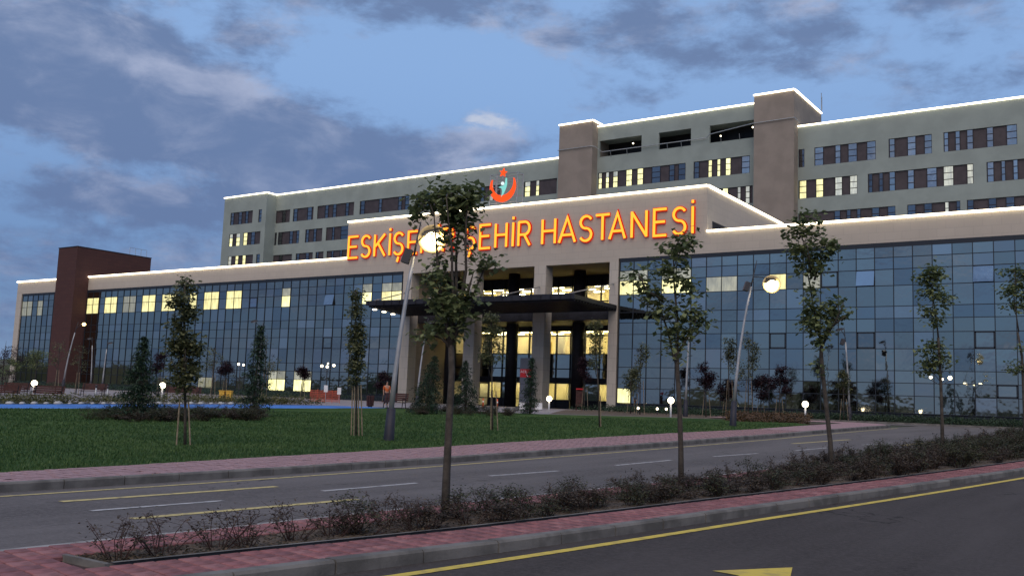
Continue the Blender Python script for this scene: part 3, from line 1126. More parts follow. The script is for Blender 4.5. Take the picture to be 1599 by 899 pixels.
def ward_window(u0, u1, v, w0, w1, panes):
    q = MB()
    q.box(u0, u1, v + .16, v + .28, w0, w1)
    win = wp('window', q, M['panel'], wb)
    q = MB()
    t = .05
    q.box(u0, u1, v + .10, v + .2, w0, w0 + t)
    q.box(u0, u1, v + .10, v + .2, w1 - t, w1)
    q.box(u0, u0 + t, v + .09, v + .2, w0, w1)
    q.box(u1 - t, u1, v + .09, v + .2, w0, w1)
    h = (w1 - w0) / 3
    for a, b, k in panes:
        a, b = max(a, u0 + .02), min(b, u1 - .02)
        for x in (a, b):
            q.box(x - .04, x + .04, v + .08, v + .19, w0 + .04, w1 - .04)
        for i in (1, 2):
            q.box(a, b, v + .085, v + .19, w0 + h * i - .04, w0 + h * i + .04)
    fr = wp('window_frame', q, M['frame_dark'], win)
    for a, b, k in panes:
        a, b = max(a, u0 + .02), min(b, u1 - .02)
        if k == 'half':
            parts = [(w0 + .03, w0 + 2 * h, 'ward_lit'), (w0 + 2 * h, w1 - .03, 'ward_pale')]
        else:
            parts = [(w0 + .03, w1 - .03, k)]
        for z0, z1, kk in parts:
            q = MB()
            rx = rw.gauss(0, .004)
            q.add([(a, v + .13, z0), (b, v + .13 + rw.gauss(0, .004), z0), (b, v + .13 + rx, z1), (a, v + .13 + rx, z1), (a, v + .16, z0), (b, v + .16, z0), (b, v + .16, z1), (a, v + .16, z1)],
                  [(0, 1, 2, 3), (0, 4, 5, 1), (1, 5, 6, 2), (2, 6, 7, 3), (3, 7, 4, 0)])
            p = wp('window_pane', q, M[kk], win)


def ward_wall(u0, u1, v, w0, w1, rows):
    """front wall with a real opening for every window ribbon; rows: {level: [(u0, u1, [(a, b, kind)])]}"""
    q = MB()
    zs = sorted(rows, key=lambda k: LV[k][0])
    z = w0
    for k in zs:
        a, b = LV[k]
        q.box(u0, u1, v, v + .3, z, a)
        z = b
        x = u0
        for r in sorted(rows[k]):
            if r[0] > x:
                q.box(x, r[0], v, v + .3, a, b)
            x = r[1]
        if x < u1:
            q.box(x, u1, v, v + .3, a, b)
    q.box(u0, u1, v, v + .3, z, w1)
    wp('wall', q, M['green'], wb)
    for k in zs:
        for r in rows[k]:
            if r[2] is not None:
                ward_window(r[0], r[1], v, *LV[k], r[2])


def kinds(panes, default, special={}):
    return [(a, b, special.get(i, default)) for i, (a, b) in enumerate(panes)]


G_, D_, Y_, P_ = 'glass_ward', 'glass_ward_dark', 'ward_lit', 'ward_pale'
right_rows = {
    1: [(-21.05, -20.31, kinds([(-20.91, -20.34)], D_)), (-19.11, -11.96, kinds([(-19.08, -18.06), (-16.65, -16.03), (-15.13, -14.12), (-12.99, -11.99)], G_)),
        (-10.53, -5.85, kinds([(-10.46, -9.87), (-8.47, -7.59), (-6.66, -5.86)], G_)), (-4.63, 2.74, kinds([(-4.58, -4.14), (-3.41, -2.95), (-2.23, -1.62), (-.23, .4), (1.72, 2.72)], G_)), (4.6, 10, kinds([(4.7, 5.5), (8, 9)], G_))],
    2: [(-21.05, -14.07, kinds([(-20.94, -20.09), (-18.93, -18.07), (-16.67, -15.85), (-14.95, -14.1)], P_, {0: Y_, 1: Y_})),
        (-12.88, -1.63, kinds([(-12.81, -12.39), (-11.64, -11.21), (-10.5, -9.87), (-8.49, -7.82), (-6.44, -5.41), (-4.7, -3.68), (-2.28, -1.66)], G_, {0: D_, 1: D_, 5: P_, 6: P_})),
        (-.32, 6.5, kinds([(-.25, .38), (1.13, 1.51), (2.28, 2.72), (3.47, 3.95), (5.4, 6.2)], G_))],
    3: [(-21.05, -9.85, kinds([(-16.75, -16.09), (-15.34, -14.88), (-14.16, -13.75), (-12.46, -11.65), (-10.71, -9.87)], D_)), (-8.56, -3.02, kinds([(-8.54, -7.69), (-6.77, -5.96), (-4.6, -4.2), (-3.42, -3.02)], D_, {2: P_})),
        (-2.35, 6.5, kinds([(-2.31, -1.69), (-.2, .55), (1.51, 2.31), (4, 4.8)], D_))]}
mid_rows = {
    0: [(-48.9, -42.4, None), (-39.85, -35.22, None), (-32.62, -26.16, None)],
    1: [(-49.03, -35.91, kinds([(-48.96, -48.43), (-47.82, -47.32), (-46.69, -45.97), (-44.66, -43.79), (-42.98, -42.12), (-40.83, -39.58), (-38.28, -37.54), (-36.97, -35.97)], D_, {0: 'half', 1: 'half', 2: 'half', 3: Y_, 4: Y_})),
        (-34.8, -27.19, kinds([(-34.74, -34.06), (-32.77, -32.27), (-31.57, -31.14), (-30.42, -29.77), (-28.3, -27.24)], G_, {0: D_, 1: Y_, 2: Y_, 3: Y_}))],
    2: [(-31.73, -26.79, kinds([(-30.78, -30.07), (-28.82, -28.4), (-27.76, -27.21)], P_, {0: Y_}))]}
left_rows = {
    1: [(-114.1, -110.49, kinds([(-112.52, -111.7)], D_)), (-109.74, -104.69, kinds([(-109.63, -108.75), (-106.25, -105.2)], D_)), (-103.78, -95.21, kinds([(-102.0, -101.24), (-100.16, -99.36), (-97.2, -96.5)], D_)),
        (-93.92, -83.21, kinds([(-93.79, -92.9), (-89.76, -89.14), (-85.6, -84.88), (-84.16, -83.33)], D_)), (-81.92, -74.2, kinds([(-81.8, -81.1), (-79.71, -79.02), (-76.5, -75.6)], D_)), (-69.51, -65.5, kinds([(-69.19, -68.55), (-67.52, -66.9)], P_, {0: D_})),
        (-61.38, -55.7, kinds([(-61.23, -60.29), (-59.29, -58.74)], 'half'))],
    2: [(-114.1, -113.5, kinds([(-114.0, -113.6)], D_)), (-113.2, -107.84, kinds([(-113.1, -112.25), (-110.36, -109.56), (-108.63, -107.97)], D_)), (-106.39, -102.27, kinds([(-106.26, -105.61), (-104.45, -103.8)], D_)), (-101.39, -94.37, kinds([(-100.01, -99.51), (-98.02, -96.19)], D_)), (-93, -86, kinds([(-92, -91)], D_))],
    3: [(-114.1, -109.32, kinds([(-112.69, -111.87)], D_)), (-108.4, -104.23, kinds([(-108.26, -107.61), (-106.04, -105.26)], D_)), (-103.59, -101.68, kinds([(-103.46, -102.95)], D_)), (-100.93, -95.99, kinds([(-99.93, -99.43), (-97.95, -97.45)], D_))]}
prot_rows = {
    1: [(-123.62, -117.64, kinds([(-123.62, -122.8), (-121.49, -120.63), (-119.63, -118.92)], D_)), (-116.1, -115.27, kinds([(-116.05, -115.33)], D_))],
    2: [(-123.56, -120.67, kinds([(-123.5, -122.69), (-121.7, -120.75)], P_, {0: 'half', 1: 'half'})), (-119.81, -115.26, kinds([(-119.75, -118.76), (-117.77, -116.79)], D_, {0: Y_}))],
    3: [(-123.5, -116.8, kinds([(-123.5, -122.63), (-121.56, -120.76), (-119.67, -118.82)], Y_, {0: P_})), (-115.96, -115.0, kinds([(-115.91, -115.08)], D_))]}
ward_wall(-125.5, -114.15, VL, .95, 36.15, prot_rows)
ward_wall(-114.15, -54.58, VW, .95, 36.15, left_rows)
ward_wall(-49.22, -26.13, VW, .95, 39.9, mid_rows)
ward_wall(-21.14, 16, VW, .95, 36.15, right_rows)
q = MB()
q.box(-125.5 + .004, -114.153, VL + .3, VW + 18, .95, 36.0)
q.box(-114.15, -54.6, VW + .3, VW + 18, .95, 36.0)
q.box(-49.22, -26.13, VW + 3.3, VW + 18, .95, 39.8)
q.box(-49.22, -26.13, VW + .3, VW + 3.3, .95, 35.2)
q.box(-49.22, -26.13, VW + .3, VW + 3.3, 38.1, 39.8)
q.box(-21.12, 15.99, VW + .3, VW + 18, .95, 36.0)
wp('block', q, M['green'], wb)
wbox('gallery_back', M['black'], wb, -49.2, -26.15, VW + 3.2, VW + 3.28, 35.2, 38.1)
for a, b in ((-54.6, -49.2), (-26.15, -21.12)):
    wbox('tower', M['taupe'], wb, a, b, VT, VT + 11.2, .95, 40.42)
for a, b in (((-125.6, VL - .06, 36.07), (-114.1, VL - .06, 36.07)), ((-114.09, VL, 36.07), (-114.09, VW, 36.07)), ((-114.1, VW - .06, 36.07), (-54.6, VW - .06, 36.07)), ((-54.65, VT - .06, 40.34), (-49.15, VT - .06, 40.34)), ((-49.14, VT, 40.34), (-49.14, VT + 3, 40.34)),
             ((-49.2, VW - .06, 39.82), (-26.15, VW - .06, 39.82)), ((-26.2, VT - .06, 40.34), (-21.07, VT - .06, 40.34)), ((-21.06, VT, 40.34), (-21.06, VT + 11, 40.34)), ((-21.1, VW - .06, 36.07), (16, VW - .06, 36.07))):
    led(wb, a, b)
q = MB()
q.tube([(-54.7, 38.35, 36.75), (-49.3, 38.35, 36.75), (-48.9, 38.8, 36.7), (-48.3, 39.7, 36.1), (-32.9, 39.7, 36.15), (-32.4, 39.5, 36.5), (-26.3, 38.35, 36.8), (-21.0, 38.35, 36.85), (-20.8, 39.5, 36.5)], .06, 8)
for u in (-47, -44.5, -38.5, -36.5, -31, -28.5):
    q.tube([(u, 39.9, 35.4), (u, 39.7, 36.15)], .035, 6)
wp('service_pipe', q, M['steel'], wb)
for u, z in ((-44.3, 37.2), (-31.6, 36.6), (-27.3, 37.2)):
    q = MB()
    q.ball((u, VW + 1.2, z), .10)
    wp('gallery_lamp', q, M['lamp_globe'], wb)


q = MB()
for u, v, z, h in ((-20.9, 49.0, 40.4, 2.6), (-20.6, 48.2, 40.4, 1.8), (-54.4, 44.0, 36.1, 1.8), (-55.4, 44.0, 36.1, 1.3), (-24.0, 40.0, 40.4, .7)):
    q.tube([(u, v, z), (u, v, z + h)], .05, 6)
q.tube([(-20.9, 49.0, 42.2), (-20.6, 48.2, 42.2)], .03, 6)
tag(wp('roof_aerial', q, M['steel'], wb), kind='stuff')

# ------------------------------------------------------------------ sign letters and emblem
def band(mb, pts, hw, y0, y1, closed=False):
    """ribbon of half width hw along a path in the X-Z plane, extruded from y0 (front) to y1"""
    pts = [Vector((p[0], p[1])) for p in pts]
    n = len(pts)
    L, Rr = [], []
    for i, p in enumerate(pts):
        a = pts[(i - 1) % n] if (i or closed) else None
        b = pts[(i + 1) % n] if (i < n - 1 or closed) else None
        d1 = (p - a).normalized() if a is not None else (b - p).normalized()
        d2 = (b - p).normalized() if b is not None else d1
        t = (d1 + d2).normalized()
        nn = Vector((-t.y, t.x))
        s = hw / max(.45, nn.dot(Vector((-d1.y, d1.x))))
        L.append(p + nn * s)
        Rr.append(p - nn * s)
    vs = []
    for i in range(n):
        vs += [(L[i].x, y0, L[i].y), (Rr[i].x, y0, Rr[i].y), (Rr[i].x, y1, Rr[i].y), (L[i].x, y1, L[i].y)]
    fs = []
    m_ = n if closed else n - 1
    for i in range(m_):
        a, b = i * 4, ((i + 1) % n) * 4
        for k in range(4):
            fs.append((a + k, a + (k + 1) % 4, b + (k + 1) % 4, b + k))
    if not closed:
        fs += [(3, 2, 1, 0), (n * 4 - 4, n * 4 - 3, n * 4 - 2, n * 4 - 1)]
    mb.add(vs, fs)


def arcpts(cx, cz, rx, rz, a0, a1, n=10):
    return [(cx + rx * math.cos(R(a0 + (a1 - a0) * i / n)), cz + rz * math.sin(R(a0 + (a1 - a0) * i / n))) for i in range(n + 1)]


SS = arcpts(.52, .745, .42, .245, 28, 180, 9) + arcpts(.5, .755, .40, .25, 200, 262, 4) + arcpts(.5, .25, .43, .255, 80, 0, 6)[0:] + arcpts(.5, .25, .43, .245, -20, -152, 9)
GLYPH = {'E': [[(1, 0), (.0, 0), (.0, 1), (1, 1)], [(.0, .52), (.88, .52)]],
         'S': [SS], 'SC': [SS, [(.56, -.1), (.44, -.33)]],
         'K': [[(0, 0), (0, 1)], [(.95, 1), (.08, .46)], [(.30, .62), (1, 0)]],
         'I': [[(.5, 0), (.5, 1)], [(.5, 1.13), (.5, 1.24)]],
         'H': [[(0, 0), (0, 1)], [(1, 0), (1, 1)], [(0, .52), (1, .52)]],
         'R': [[(0, 0), (0, 1)], [(0, .985), (.55, .985)] + arcpts(.55, .72, .40, .265, 80, -80, 8) + [(.55, .455), (0, .455)], [(.5, .45), (1, 0)]],
         'A': [[(0, 0), (.5, 1), (1, 0)], [(.2, .3), (.8, .3)]],
         'T': [[(0, .985), (1, .985)], [(.5, .93), (.5, 0)]],
         'N': [[(0, 0), (0, 1)], [(0, .97), (1, .03)], [(1, 0), (1, 1)]]}
TEXT = [('E', -56.68, -55.04), ('S', -54.89, -53.22), ('K', -52.94, -51.18), ('I', -50.89, -50.48), ('SC', -50.34, -48.67), ('E', -48.34, -46.86), ('H', -46.59, -44.78), ('I', -44.47, -44.09), ('R', -43.83, -42.2),
        ('SC', -41.14, -39.54), ('E', -39.27, -37.75), ('H', -37.44, -35.86), ('I', -35.43, -35.11), ('R', -34.79, -33.2), ('H', -32.14, -30.45), ('A', -30.32, -28.32), ('S', -28.21, -26.55), ('T', -26.51, -24.83),
        ('A', -25.11, -23.27), ('N', -22.93, -21.21), ('E', -20.8, -19.34), ('S', -19.12, -17.52), ('I', -17.27, -16.93)]
sg = empty('hospital_sign', 'big glowing amber and red letters reading ESKİŞEHİR ŞEHİR HASTANESİ across the portal', 'sign', (-37, -.3, 15.8))
for ch, a, b in TEXT:
    a2, b2 = a + .16, b - .16
    qr, qf = MB(), MB()
    for k, st in enumerate(GLYPH[ch]):
        pts = [(a2 + (b2 - a2) * p[0], 15.95 + 2.27 * p[1]) for p in st]
        e = .003 * k
        band(qr, pts, .172, -.18 - e, -.02)  # wider red slab: letter sides, and a stand-in for their glowing halo
        band(qf, pts, .098, -.27 - e, -.17)
    lt = wp('letter', qr, M['letter_red'], sg)
    fc = wp('letter_face', qf, M['letter_face'], lt)

em = empty('rooftop_emblem', 'glowing crescent, star and figure emblem in a steel frame on the portal roof', 'emblem', (-37.1, .5, 19.94))
q = MB()
for v in (.55, 1.5):
    for u in (-38.7, -37.9, -35.5):
        q.tube([(u, v, 19.9), (u, v, 23.3)], .05, 6)
    for z in (20.4, 21.2, 22.0, 22.7, 23.25):
        q.tube([(-38.7, v, z), (-35.5, v, z)], .035, 6)
for u in (-38.7, -35.5):
    for z in (20.4, 23.25):
        q.tube([(u, .55, z), (u, 1.5, z)], .035, 6)
wp('steel_frame', q, M['steel'], em)
q = MB()
cx, cz = -37.12, 21.97
o_ = arcpts(cx, cz, 1.5, 1.5, 152, 388, 22)
i_ = arcpts(cx, cz + .42, 1.28, 1.28, 164, 376, 22)
n = len(o_)
q.add([(p[0], .36, p[1]) for p in o_] + [(p[0], .36, p[1]) for p in i_] + [(p[0], .52, p[1]) for p in o_] + [(p[0], .52, p[1]) for p in i_],
      [(k, k + 1, n + k + 1, n + k) for k in range(n - 1)] + [(2 * n + k, 3 * n + k, 3 * n + k + 1, 2 * n + k + 1) for k in range(n - 1)] +
      [(k + 1, k, 2 * n + k, 2 * n + k + 1) for k in range(n - 1)] + [(n + k, n + k + 1, 3 * n + k + 1, 3 * n + k) for k in range(n - 1)] + [(0, n, 3 * n, 2 * n), (n - 1, 3 * n - 1, 4 * n - 1, 2 * n - 1)])
wp('crescent', q, M['emblem_red'], em)


def plate(pts, y0, y1, m, name, parent):
    q = MB()
    n = len(pts)
    q.add([(p[0], y0, p[1]) for p in pts] + [(p[0], y1, p[1]) for p in pts], [tuple(range(n)), tuple(reversed(range(n, 2 * n)))] + [((i + 1) % n, i, n + i, n + (i + 1) % n) for i in range(n)])
    return wp(name, q, m, parent)


st = []
for k in range(10):
    t = R(80 + 36 * k)
    r = .46 if k % 2 == 0 else .19
    st.append((-37.12 + r * math.cos(t), 23.35 + r * math.sin(t)))
plate(st, .36, .52, M['emblem_red'], 'star', em)
body = plate([(-37.2, 20.95), (-36.95, 21.35), (-36.72, 21.8), (-36.62, 22.2), (-36.66, 22.75), (-36.74, 22.8), (-36.82, 22.25), (-37.0, 22.02), (-37.3, 22.02), (-37.55, 21.92), (-37.2, 21.8), (-37.1, 21.5), (-37.15, 21.2)], .33, .45, M['emblem_teal'], 'figure', em)
q = MB()
q.ball((-37.12, .39, 22.28), .17, 10, 7)
wp('figure_head', q, M['emblem_white'], em)


# ------------------------------------------------------------------ vegetation
RT2 = Vector((math.cos(HEAD), math.sin(HEAD), 0))
FW2 = Vector((-math.sin(HEAD), math.cos(HEAD), 0))


def at(px, Y):
    """point of the terrain on the bearing of picture column px, Y metres away along the viewing axis"""
    a, b = (px - 800) / 1490.2, (627 + .0369 * (px - 800) - 450) / 1490.2
    d = _fw + _r2 * a - _u2 * b
    p = CAM + d * (Y / d.dot(FW2))
    return Vector((p.x, p.y, zv(p.y)))


def leaf(q, p, L, wd, rng, droop=.4):
    t = rng.uniform(0, 6.283)
    d = Vector((math.cos(t), math.sin(t), rng.uniform(-1.0, .5) - droop * .3)).normalized()
    s = d.cross(Vector((rng.uniform(-.5, .5), rng.uniform(-.5, .5), 1))).normalized() * wd * .5
    up = s.cross(d).normalized() * wd * .15
    q.add([p, p + d * L * .55 + s + up, p + d * L, p + d * L * .55 - s + up], [(0, 1, 2), (0, 2, 3)])


def blob_leaves(q, c, rx, rz, ry, n, L, rng):
    """leaves in several twig clusters inside an ellipsoid"""
    k = max(3, n // 9)
    for i in range(k):
        while True:
            e = Vector((rng.uniform(-1, 1), rng.uniform(-1, 1), rng.uniform(-1, 1)))
            if e.length < 1:
                break
        cc = c + RT2 * e.x * rx + FW2 * e.y * ry + Vector((0, 0, e.z * rz))
        for j in range(n // k + 1):
            g = Vector((rng.gauss(0, 1), rng.gauss(0, 1), rng.gauss(0, .8))) * L * .75
            f = rng.uniform(.6, 1.2)
            leaf(q, cc + g, L * f, L * f * .72, rng)


def pic_tree(name, label, base, Y, bx, by, trunk, stems, blobs, L, m, tr, group=None, dens=1.0, stakes=(), seed=1, cat='tree'):
    """tree laid out from its measured outline: coordinates are in picture units, turned into metres at its own distance"""
    rng = random.Random(seed)
    s = Y / 1490.2
    lean = (1280 - bx) * 7.56e-5
    root = empty(name, label, cat, (base[0], base[1], zv(base[1]) + .07), 0, group)

    def P(px, py, dep=0.0):
        return RT2 * ((px - bx - lean * (by - py)) * s) + FW2 * dep + Vector((0, 0, (by - py) * s - .07))

    q = MB()
    tp = [P(*t) for t in trunk]
    tp[0].z -= .1
    n = len(tp)
    q.tube(tp, [tr * (1.18 if i == 0 else 1 - .3 * i / (n - 1)) for i in range(n)], 9)
    ends = list(tp[n // 2:])
    q.build('trunk', M['bark'], root, True)
    q = MB()
    for st in stems:
        dd = rng.uniform(-.35, .35) * (Y / 12)
        pts = [P(x, y, dd * i / max(1, len(st) - 1)) for i, (x, y) in enumerate(st)]
        # finer, slightly crooked line
        fine = []
        for a, b in zip(pts, pts[1:]):
            for t in (0, .5):
                fine.append(a.lerp(b, t) + Vector((rng.gauss(0, .008), rng.gauss(0, .008), 0)) * (Y / 12))
        fine.append(pts[-1])
        r0 = tr * .52
        q.tube(fine, [r0 * (1 - .75 * i / (len(fine) - 1)) for i in range(len(fine))], 6)
        ends += fine[1:]
    lv = MB()
    for b in blobs:
        x, y, rx, ry = b[:4]
        dep = rng.uniform(-.5, .5) * rx * s * 1.6
        c = P(x, y, dep)
        blob_leaves(lv, c, rx * s, ry * s, (rx + ry) * .5 * s, int(rx * ry * dens * (b[4] if len(b) > 4 else 1)), L, rng)
        e = min(ends, key=lambda e: (e - c).length + (3 if e.z > c.z + .1 else 0))
        mid = (e + c) / 2 + Vector((0, 0, .05))
        q.tube([e, mid, c, c + (c - e) * .3], [tr * .2, tr * .15, tr * .11, tr * .04], 5)
    q.build('branch', M['bark'], root, True)
    lv.build('crown', m, root)
    for (x0, y0, x1, y1) in stakes:
        q = MB()
        a = P(x0, y0, rng.uniform(-.2, .2))
        q.tube([a - Vector((0, 0, .2)), P(x1, y1, a.dot(FW2))], .02, 7)
        q.build('stake', M['stake'], root)
    return root


LT = M['leaf_tree']
pic_tree('street_tree', 'tall young tree before the lit street lamp with a bushy dark top', (7.72, -63.86), 12.0, 695, 822,
         [(695, 822), (698, 740), (702, 660), (706, 590), (705, 545)],
         [[(705, 548), (690, 470), (683, 390), (680, 345)], [(706, 550), (708, 470), (707, 400), (700, 320)], [(707, 545), (712, 450), (713, 380), (722, 310)], [(709, 540), (722, 490), (728, 430), (729, 350), (735, 305)],
          [(712, 530), (735, 480), (745, 455), (765, 405)], [(704, 548), (690, 535), (663, 527)], [(727, 478), (740, 435)]],
         [(705, 308, 38, 15), (738, 310, 16, 14), (664, 318, 20, 13), (645, 340, 10, 9), (706, 335, 22, 13), (726, 345, 20, 16), (715, 325, 30, 12), (700, 372, 14, 10, .6), (718, 375, 10, 10, .5), (690, 415, 17, 11, .6), (716, 398, 10, 9, .5),
          (690, 445, 24, 12, .8), (700, 475, 34, 16, .9), (736, 472, 14, 14, .8), (718, 500, 26, 12, .9), (682, 490, 18, 10, .8), (668, 527, 20, 8), (765, 408, 11, 12), (746, 420, 10, 7, .8), (710, 528, 14, 8), (695, 512, 18, 9), (733, 390, 8, 6, .6)],
         .105, LT, .053, dens=.46, seed=21)
pic_tree('street_tree', 'young tree on the median with its crown over the right end of the sign', (8.41, -58.41), 16.1, 1065, 778,
         [(1065, 778), (1064, 700), (1062, 640), (1058, 575), (1059, 552)],
         [[(1058, 580), (1044, 520), (1034, 475), (1028, 445)], [(1060, 560), (1060, 500), (1056, 440), (1056, 400), (1070, 368)], [(1061, 553), (1078, 525), (1086, 500)], [(1034, 475), (1010, 462), (993, 436)]],
         [(1075, 376, 12, 12), (1056, 386, 17, 8), (1032, 395, 8, 4), (1060, 402, 12, 7), (1028, 420, 10, 8), (1068, 420, 7, 4), (1050, 430, 15, 9), (992, 435, 11, 5), (1005, 445, 9, 8), (1008, 460, 13, 7), (1022, 462, 13, 9), (1012, 472, 10, 7), (1070, 448, 9, 13),
          (1082, 460, 7, 7), (1045, 488, 14, 13, .8), (1030, 492, 8, 8), (1075, 493, 13, 11), (1092, 498, 11, 9), (1085, 512, 10, 7), (1050, 520, 14, 14, .7), (1075, 530, 9, 7), (1045, 550, 8, 12, .6), (1060, 545, 8, 14, .6)],
         .125, LT, .048, dens=.62, seed=22)
pic_tree('street_tree', 'loose crowned young tree on the median, right of the second lit lamp', (9.17, -52.37), 20.65, 1301, 747,
         [(1301, 747), (1297, 690), (1290, 630), (1283, 560), (1283, 545)],
         [[(1283, 550), (1275, 480), (1268, 420), (1262, 345)], [(1285, 545), (1300, 505), (1306, 478)], [(1280, 520), (1262, 505), (1254, 498)], [(1270, 430), (1250, 395)], [(1272, 440), (1290, 392)], [(1290, 520), (1312, 498)]],
         [(1262, 341, 18, 7), (1240, 363, 13, 7), (1263, 365, 18, 8), (1285, 385, 17, 8), (1245, 395, 15, 11), (1265, 400, 20, 9), (1255, 425, 11, 9), (1280, 425, 11, 7), (1290, 402, 11, 6), (1268, 455, 9, 8), (1265, 480, 15, 8), (1300, 478, 13, 8),
          (1290, 490, 13, 9), (1318, 495, 9, 8), (1270, 500, 13, 9), (1260, 515, 15, 8), (1285, 515, 13, 9), (1275, 535, 11, 9), (1280, 580, 6, 9, .6)],
         .14, LT, .055, dens=.78, seed=23)
pic_tree('street_tree', 'narrow full crowned young tree before the glass at the far right', (10.08, -45.31), 25.95, 1473, 724,
         [(1473, 724), (1472, 660), (1470, 600), (1466, 530)], [[(1466, 530), (1463, 470), (1460, 425)], [(1468, 560), (1480, 540)], [(1465, 500), (1450, 470)]],
         [(1456, 422, 12, 9), (1448, 436, 15, 11), (1466, 432, 13, 12), (1455, 455, 17, 11), (1466, 470, 15, 12), (1448, 490, 13, 9), (1462, 500, 12, 11), (1460, 545, 18, 12), (1466, 568, 17, 12), (1455, 580, 15, 9), (1477, 560, 12, 10)],
         .14, LT, .05, dens=.82, seed=24)
pic_tree('street_tree', 'young tree cut by the right edge of the photo', (11.15, -37.17), 32.05, 1601, 705,
         [(1601, 705), (1600, 640), (1597, 560), (1590, 520)], [[(1590, 520), (1582, 470), (1580, 425)], [(1597, 570), (1585, 575)]],
         [(1586, 424, 18, 7), (1575, 458, 14, 12), (1593, 448, 12, 12), (1581, 480, 9, 7), (1596, 575, 16, 9), (1600, 430, 14, 10), (1592, 545, 8, 8, .6), (1603, 470, 12, 14)],
         .15, LT, .05, dens=.95, seed=25)

LO = M['leaf_olive']
pic_tree('staked_tree', 'tall slender staked tree on the lawn near the brown tower', (-4.75, -58.28), 23.7, 290, 703,
         [(290, 703), (290, 640), (289, 580), (288, 500), (289, 450)], [[(289, 600), (278, 560)], [(289, 590), (301, 550)], [(288, 540), (279, 505)]],
         [(290, 448, 12, 10), (286, 472, 17, 12), (293, 492, 15, 12), (281, 510, 13, 11), (284, 533, 21, 14), (297, 548, 18, 12), (275, 545, 13, 11), (284, 573, 23, 14), (301, 588, 14, 9), (285, 598, 17, 9), (289, 615, 10, 7, .6)],
         .13, LO, .035, dens=1.4, seed=31, stakes=((277, 706, 283, 622), (301, 705, 296, 622)), group=None)
pic_tree('staked_tree', 'very narrow column shaped staked tree left of the lit street lamp', (-5.52, -51.47), 29.7, 557, 687,
         [(557, 687), (557, 620), (556, 540), (556, 455)], [[(556, 570), (549, 545)], [(556, 560), (564, 535)]],
         [(555, 462, 8, 11), (557, 488, 10, 14), (556, 518, 12, 15), (557, 548, 13, 15), (556, 573, 13, 12), (555, 594, 9, 9), (557, 535, 11, 12)],
         .12, LO, .03, dens=2.2, seed=32, stakes=((549, 688, 551, 602), (554, 690, 555, 604), (562, 690, 560, 604), (567, 688, 564, 602)))
pic_tree('staked_tree', 'thin staked sapling with an open crown before the portal columns', (-5.36, -44.46), 35.4, 770, 677,
         [(770, 677), (769, 620), (768, 550), (768, 500)], [[(769, 590), (755, 560)], [(769, 585), (783, 555)], [(768, 560), (760, 520)], [(768, 550), (778, 515)]],
         [(768, 500, 15, 9), (771, 520, 15, 12), (768, 543, 17, 12, .6), (765, 563, 12, 9, .5), (782, 556, 8, 8, .5), (756, 560, 8, 8, .5)],
         .10, LO, .03, dens=3.2, seed=33, stakes=((767, 678, 768, 612), (779, 679, 775, 612)))
pic_tree('staked_tree', 'small sapling tied to one pale stake before the right portal column', (-4.25, -38.41), 39.8, 937, 672,
         [(937, 672), (935, 610), (931, 550), (931, 510)], [[(934, 590), (922, 560)], [(933, 580), (942, 550)]],
         [(931, 510, 11, 7), (930, 529, 13, 10), (932, 549, 11, 10, .8), (929, 568, 9, 9, .6)],
         .11, LO, .03, dens=3.6, seed=34, stakes=((939, 674, 938, 618),))


def conifer(label, base, Y, bx, by, top, wpx, seed, shape=1.0, bend=0.0, droop=.35):
    rng = random.Random(seed)
    s = Y / 1490.2
    H = (by - top) * s
    Rm = wpx * s / 2
    root = empty('conifer', label, 'conifer', (base[0], base[1], zv(base[1]) + .1))
    q = MB()
    ax = lambda t: RT2 * bend * H * t * t + Vector((0, 0, H * t))
    q.tube([ax(t) - Vector((0, 0, .1 if t == 0 else 0)) for t in (0, .25, .5, .75, .97)], [.07, .055, .04, .025, .01], 7)
    q.build('trunk', M['bark'], root, True)
    lv, br = MB(), MB()
    n = int(46 * shape)
    for i in range(n):
        t = (i + rng.random()) / n
        c = ax(.03 + .95 * t)
        for k in range(6):
            a = rng.uniform(0, 6.283)
            r = Rm * (1 - t) ** .8 * rng.uniform(.45, 1.12) + .05
            d = Vector((math.cos(a), math.sin(a), rng.uniform(-.05, .35)))
            tip = c + d * r - Vector((0, 0, droop * r * rng.uniform(.5, 1.5)))
            for j in range(int(5 + 16 * r)):
                p = c.lerp(tip, rng.uniform(.25, 1.05))
                L = rng.uniform(.10, .20)
                leaf(lv, p + Vector((rng.gauss(0, .04), rng.gauss(0, .04), rng.gauss(0, .03))), L, L * .33, rng, 1.4)
            if rng.random() < .4:
                br.tube([c, tip], [.012, .004], 4, False)
    br.build('branch', M['bark'], root)
    lv.build('crown', M['leaf_dark'], root)


conifer('broad dark conifer on the lawn between the lit bollards', (-17.43, -50.94), 36.9, 215, 662, 530, 92, 1, 1.3)
conifer('slim ragged conifer at the right end of the blue path', (-17.89, -44.94), 42.1, 395, 658, 512, 66, 2, 1.1, bend=.03)
conifer('weeping conifer leaning to the right before the warm recess wall', (-17.03, -34.15), 50.5, 655, 652, 558, 84, 3, 1.0, .12, .8)
conifer('drooping conifer behind the trunk of the tall street tree', (-17.34, -30.28), 53.9, 728, 650, 566, 62, 4, 1.0, -.04, .8)
conifer('small cone shaped conifer before the red sign totem', (-14.67, -27.76), 54.4, 828, 652, 562, 36, 5, .9)


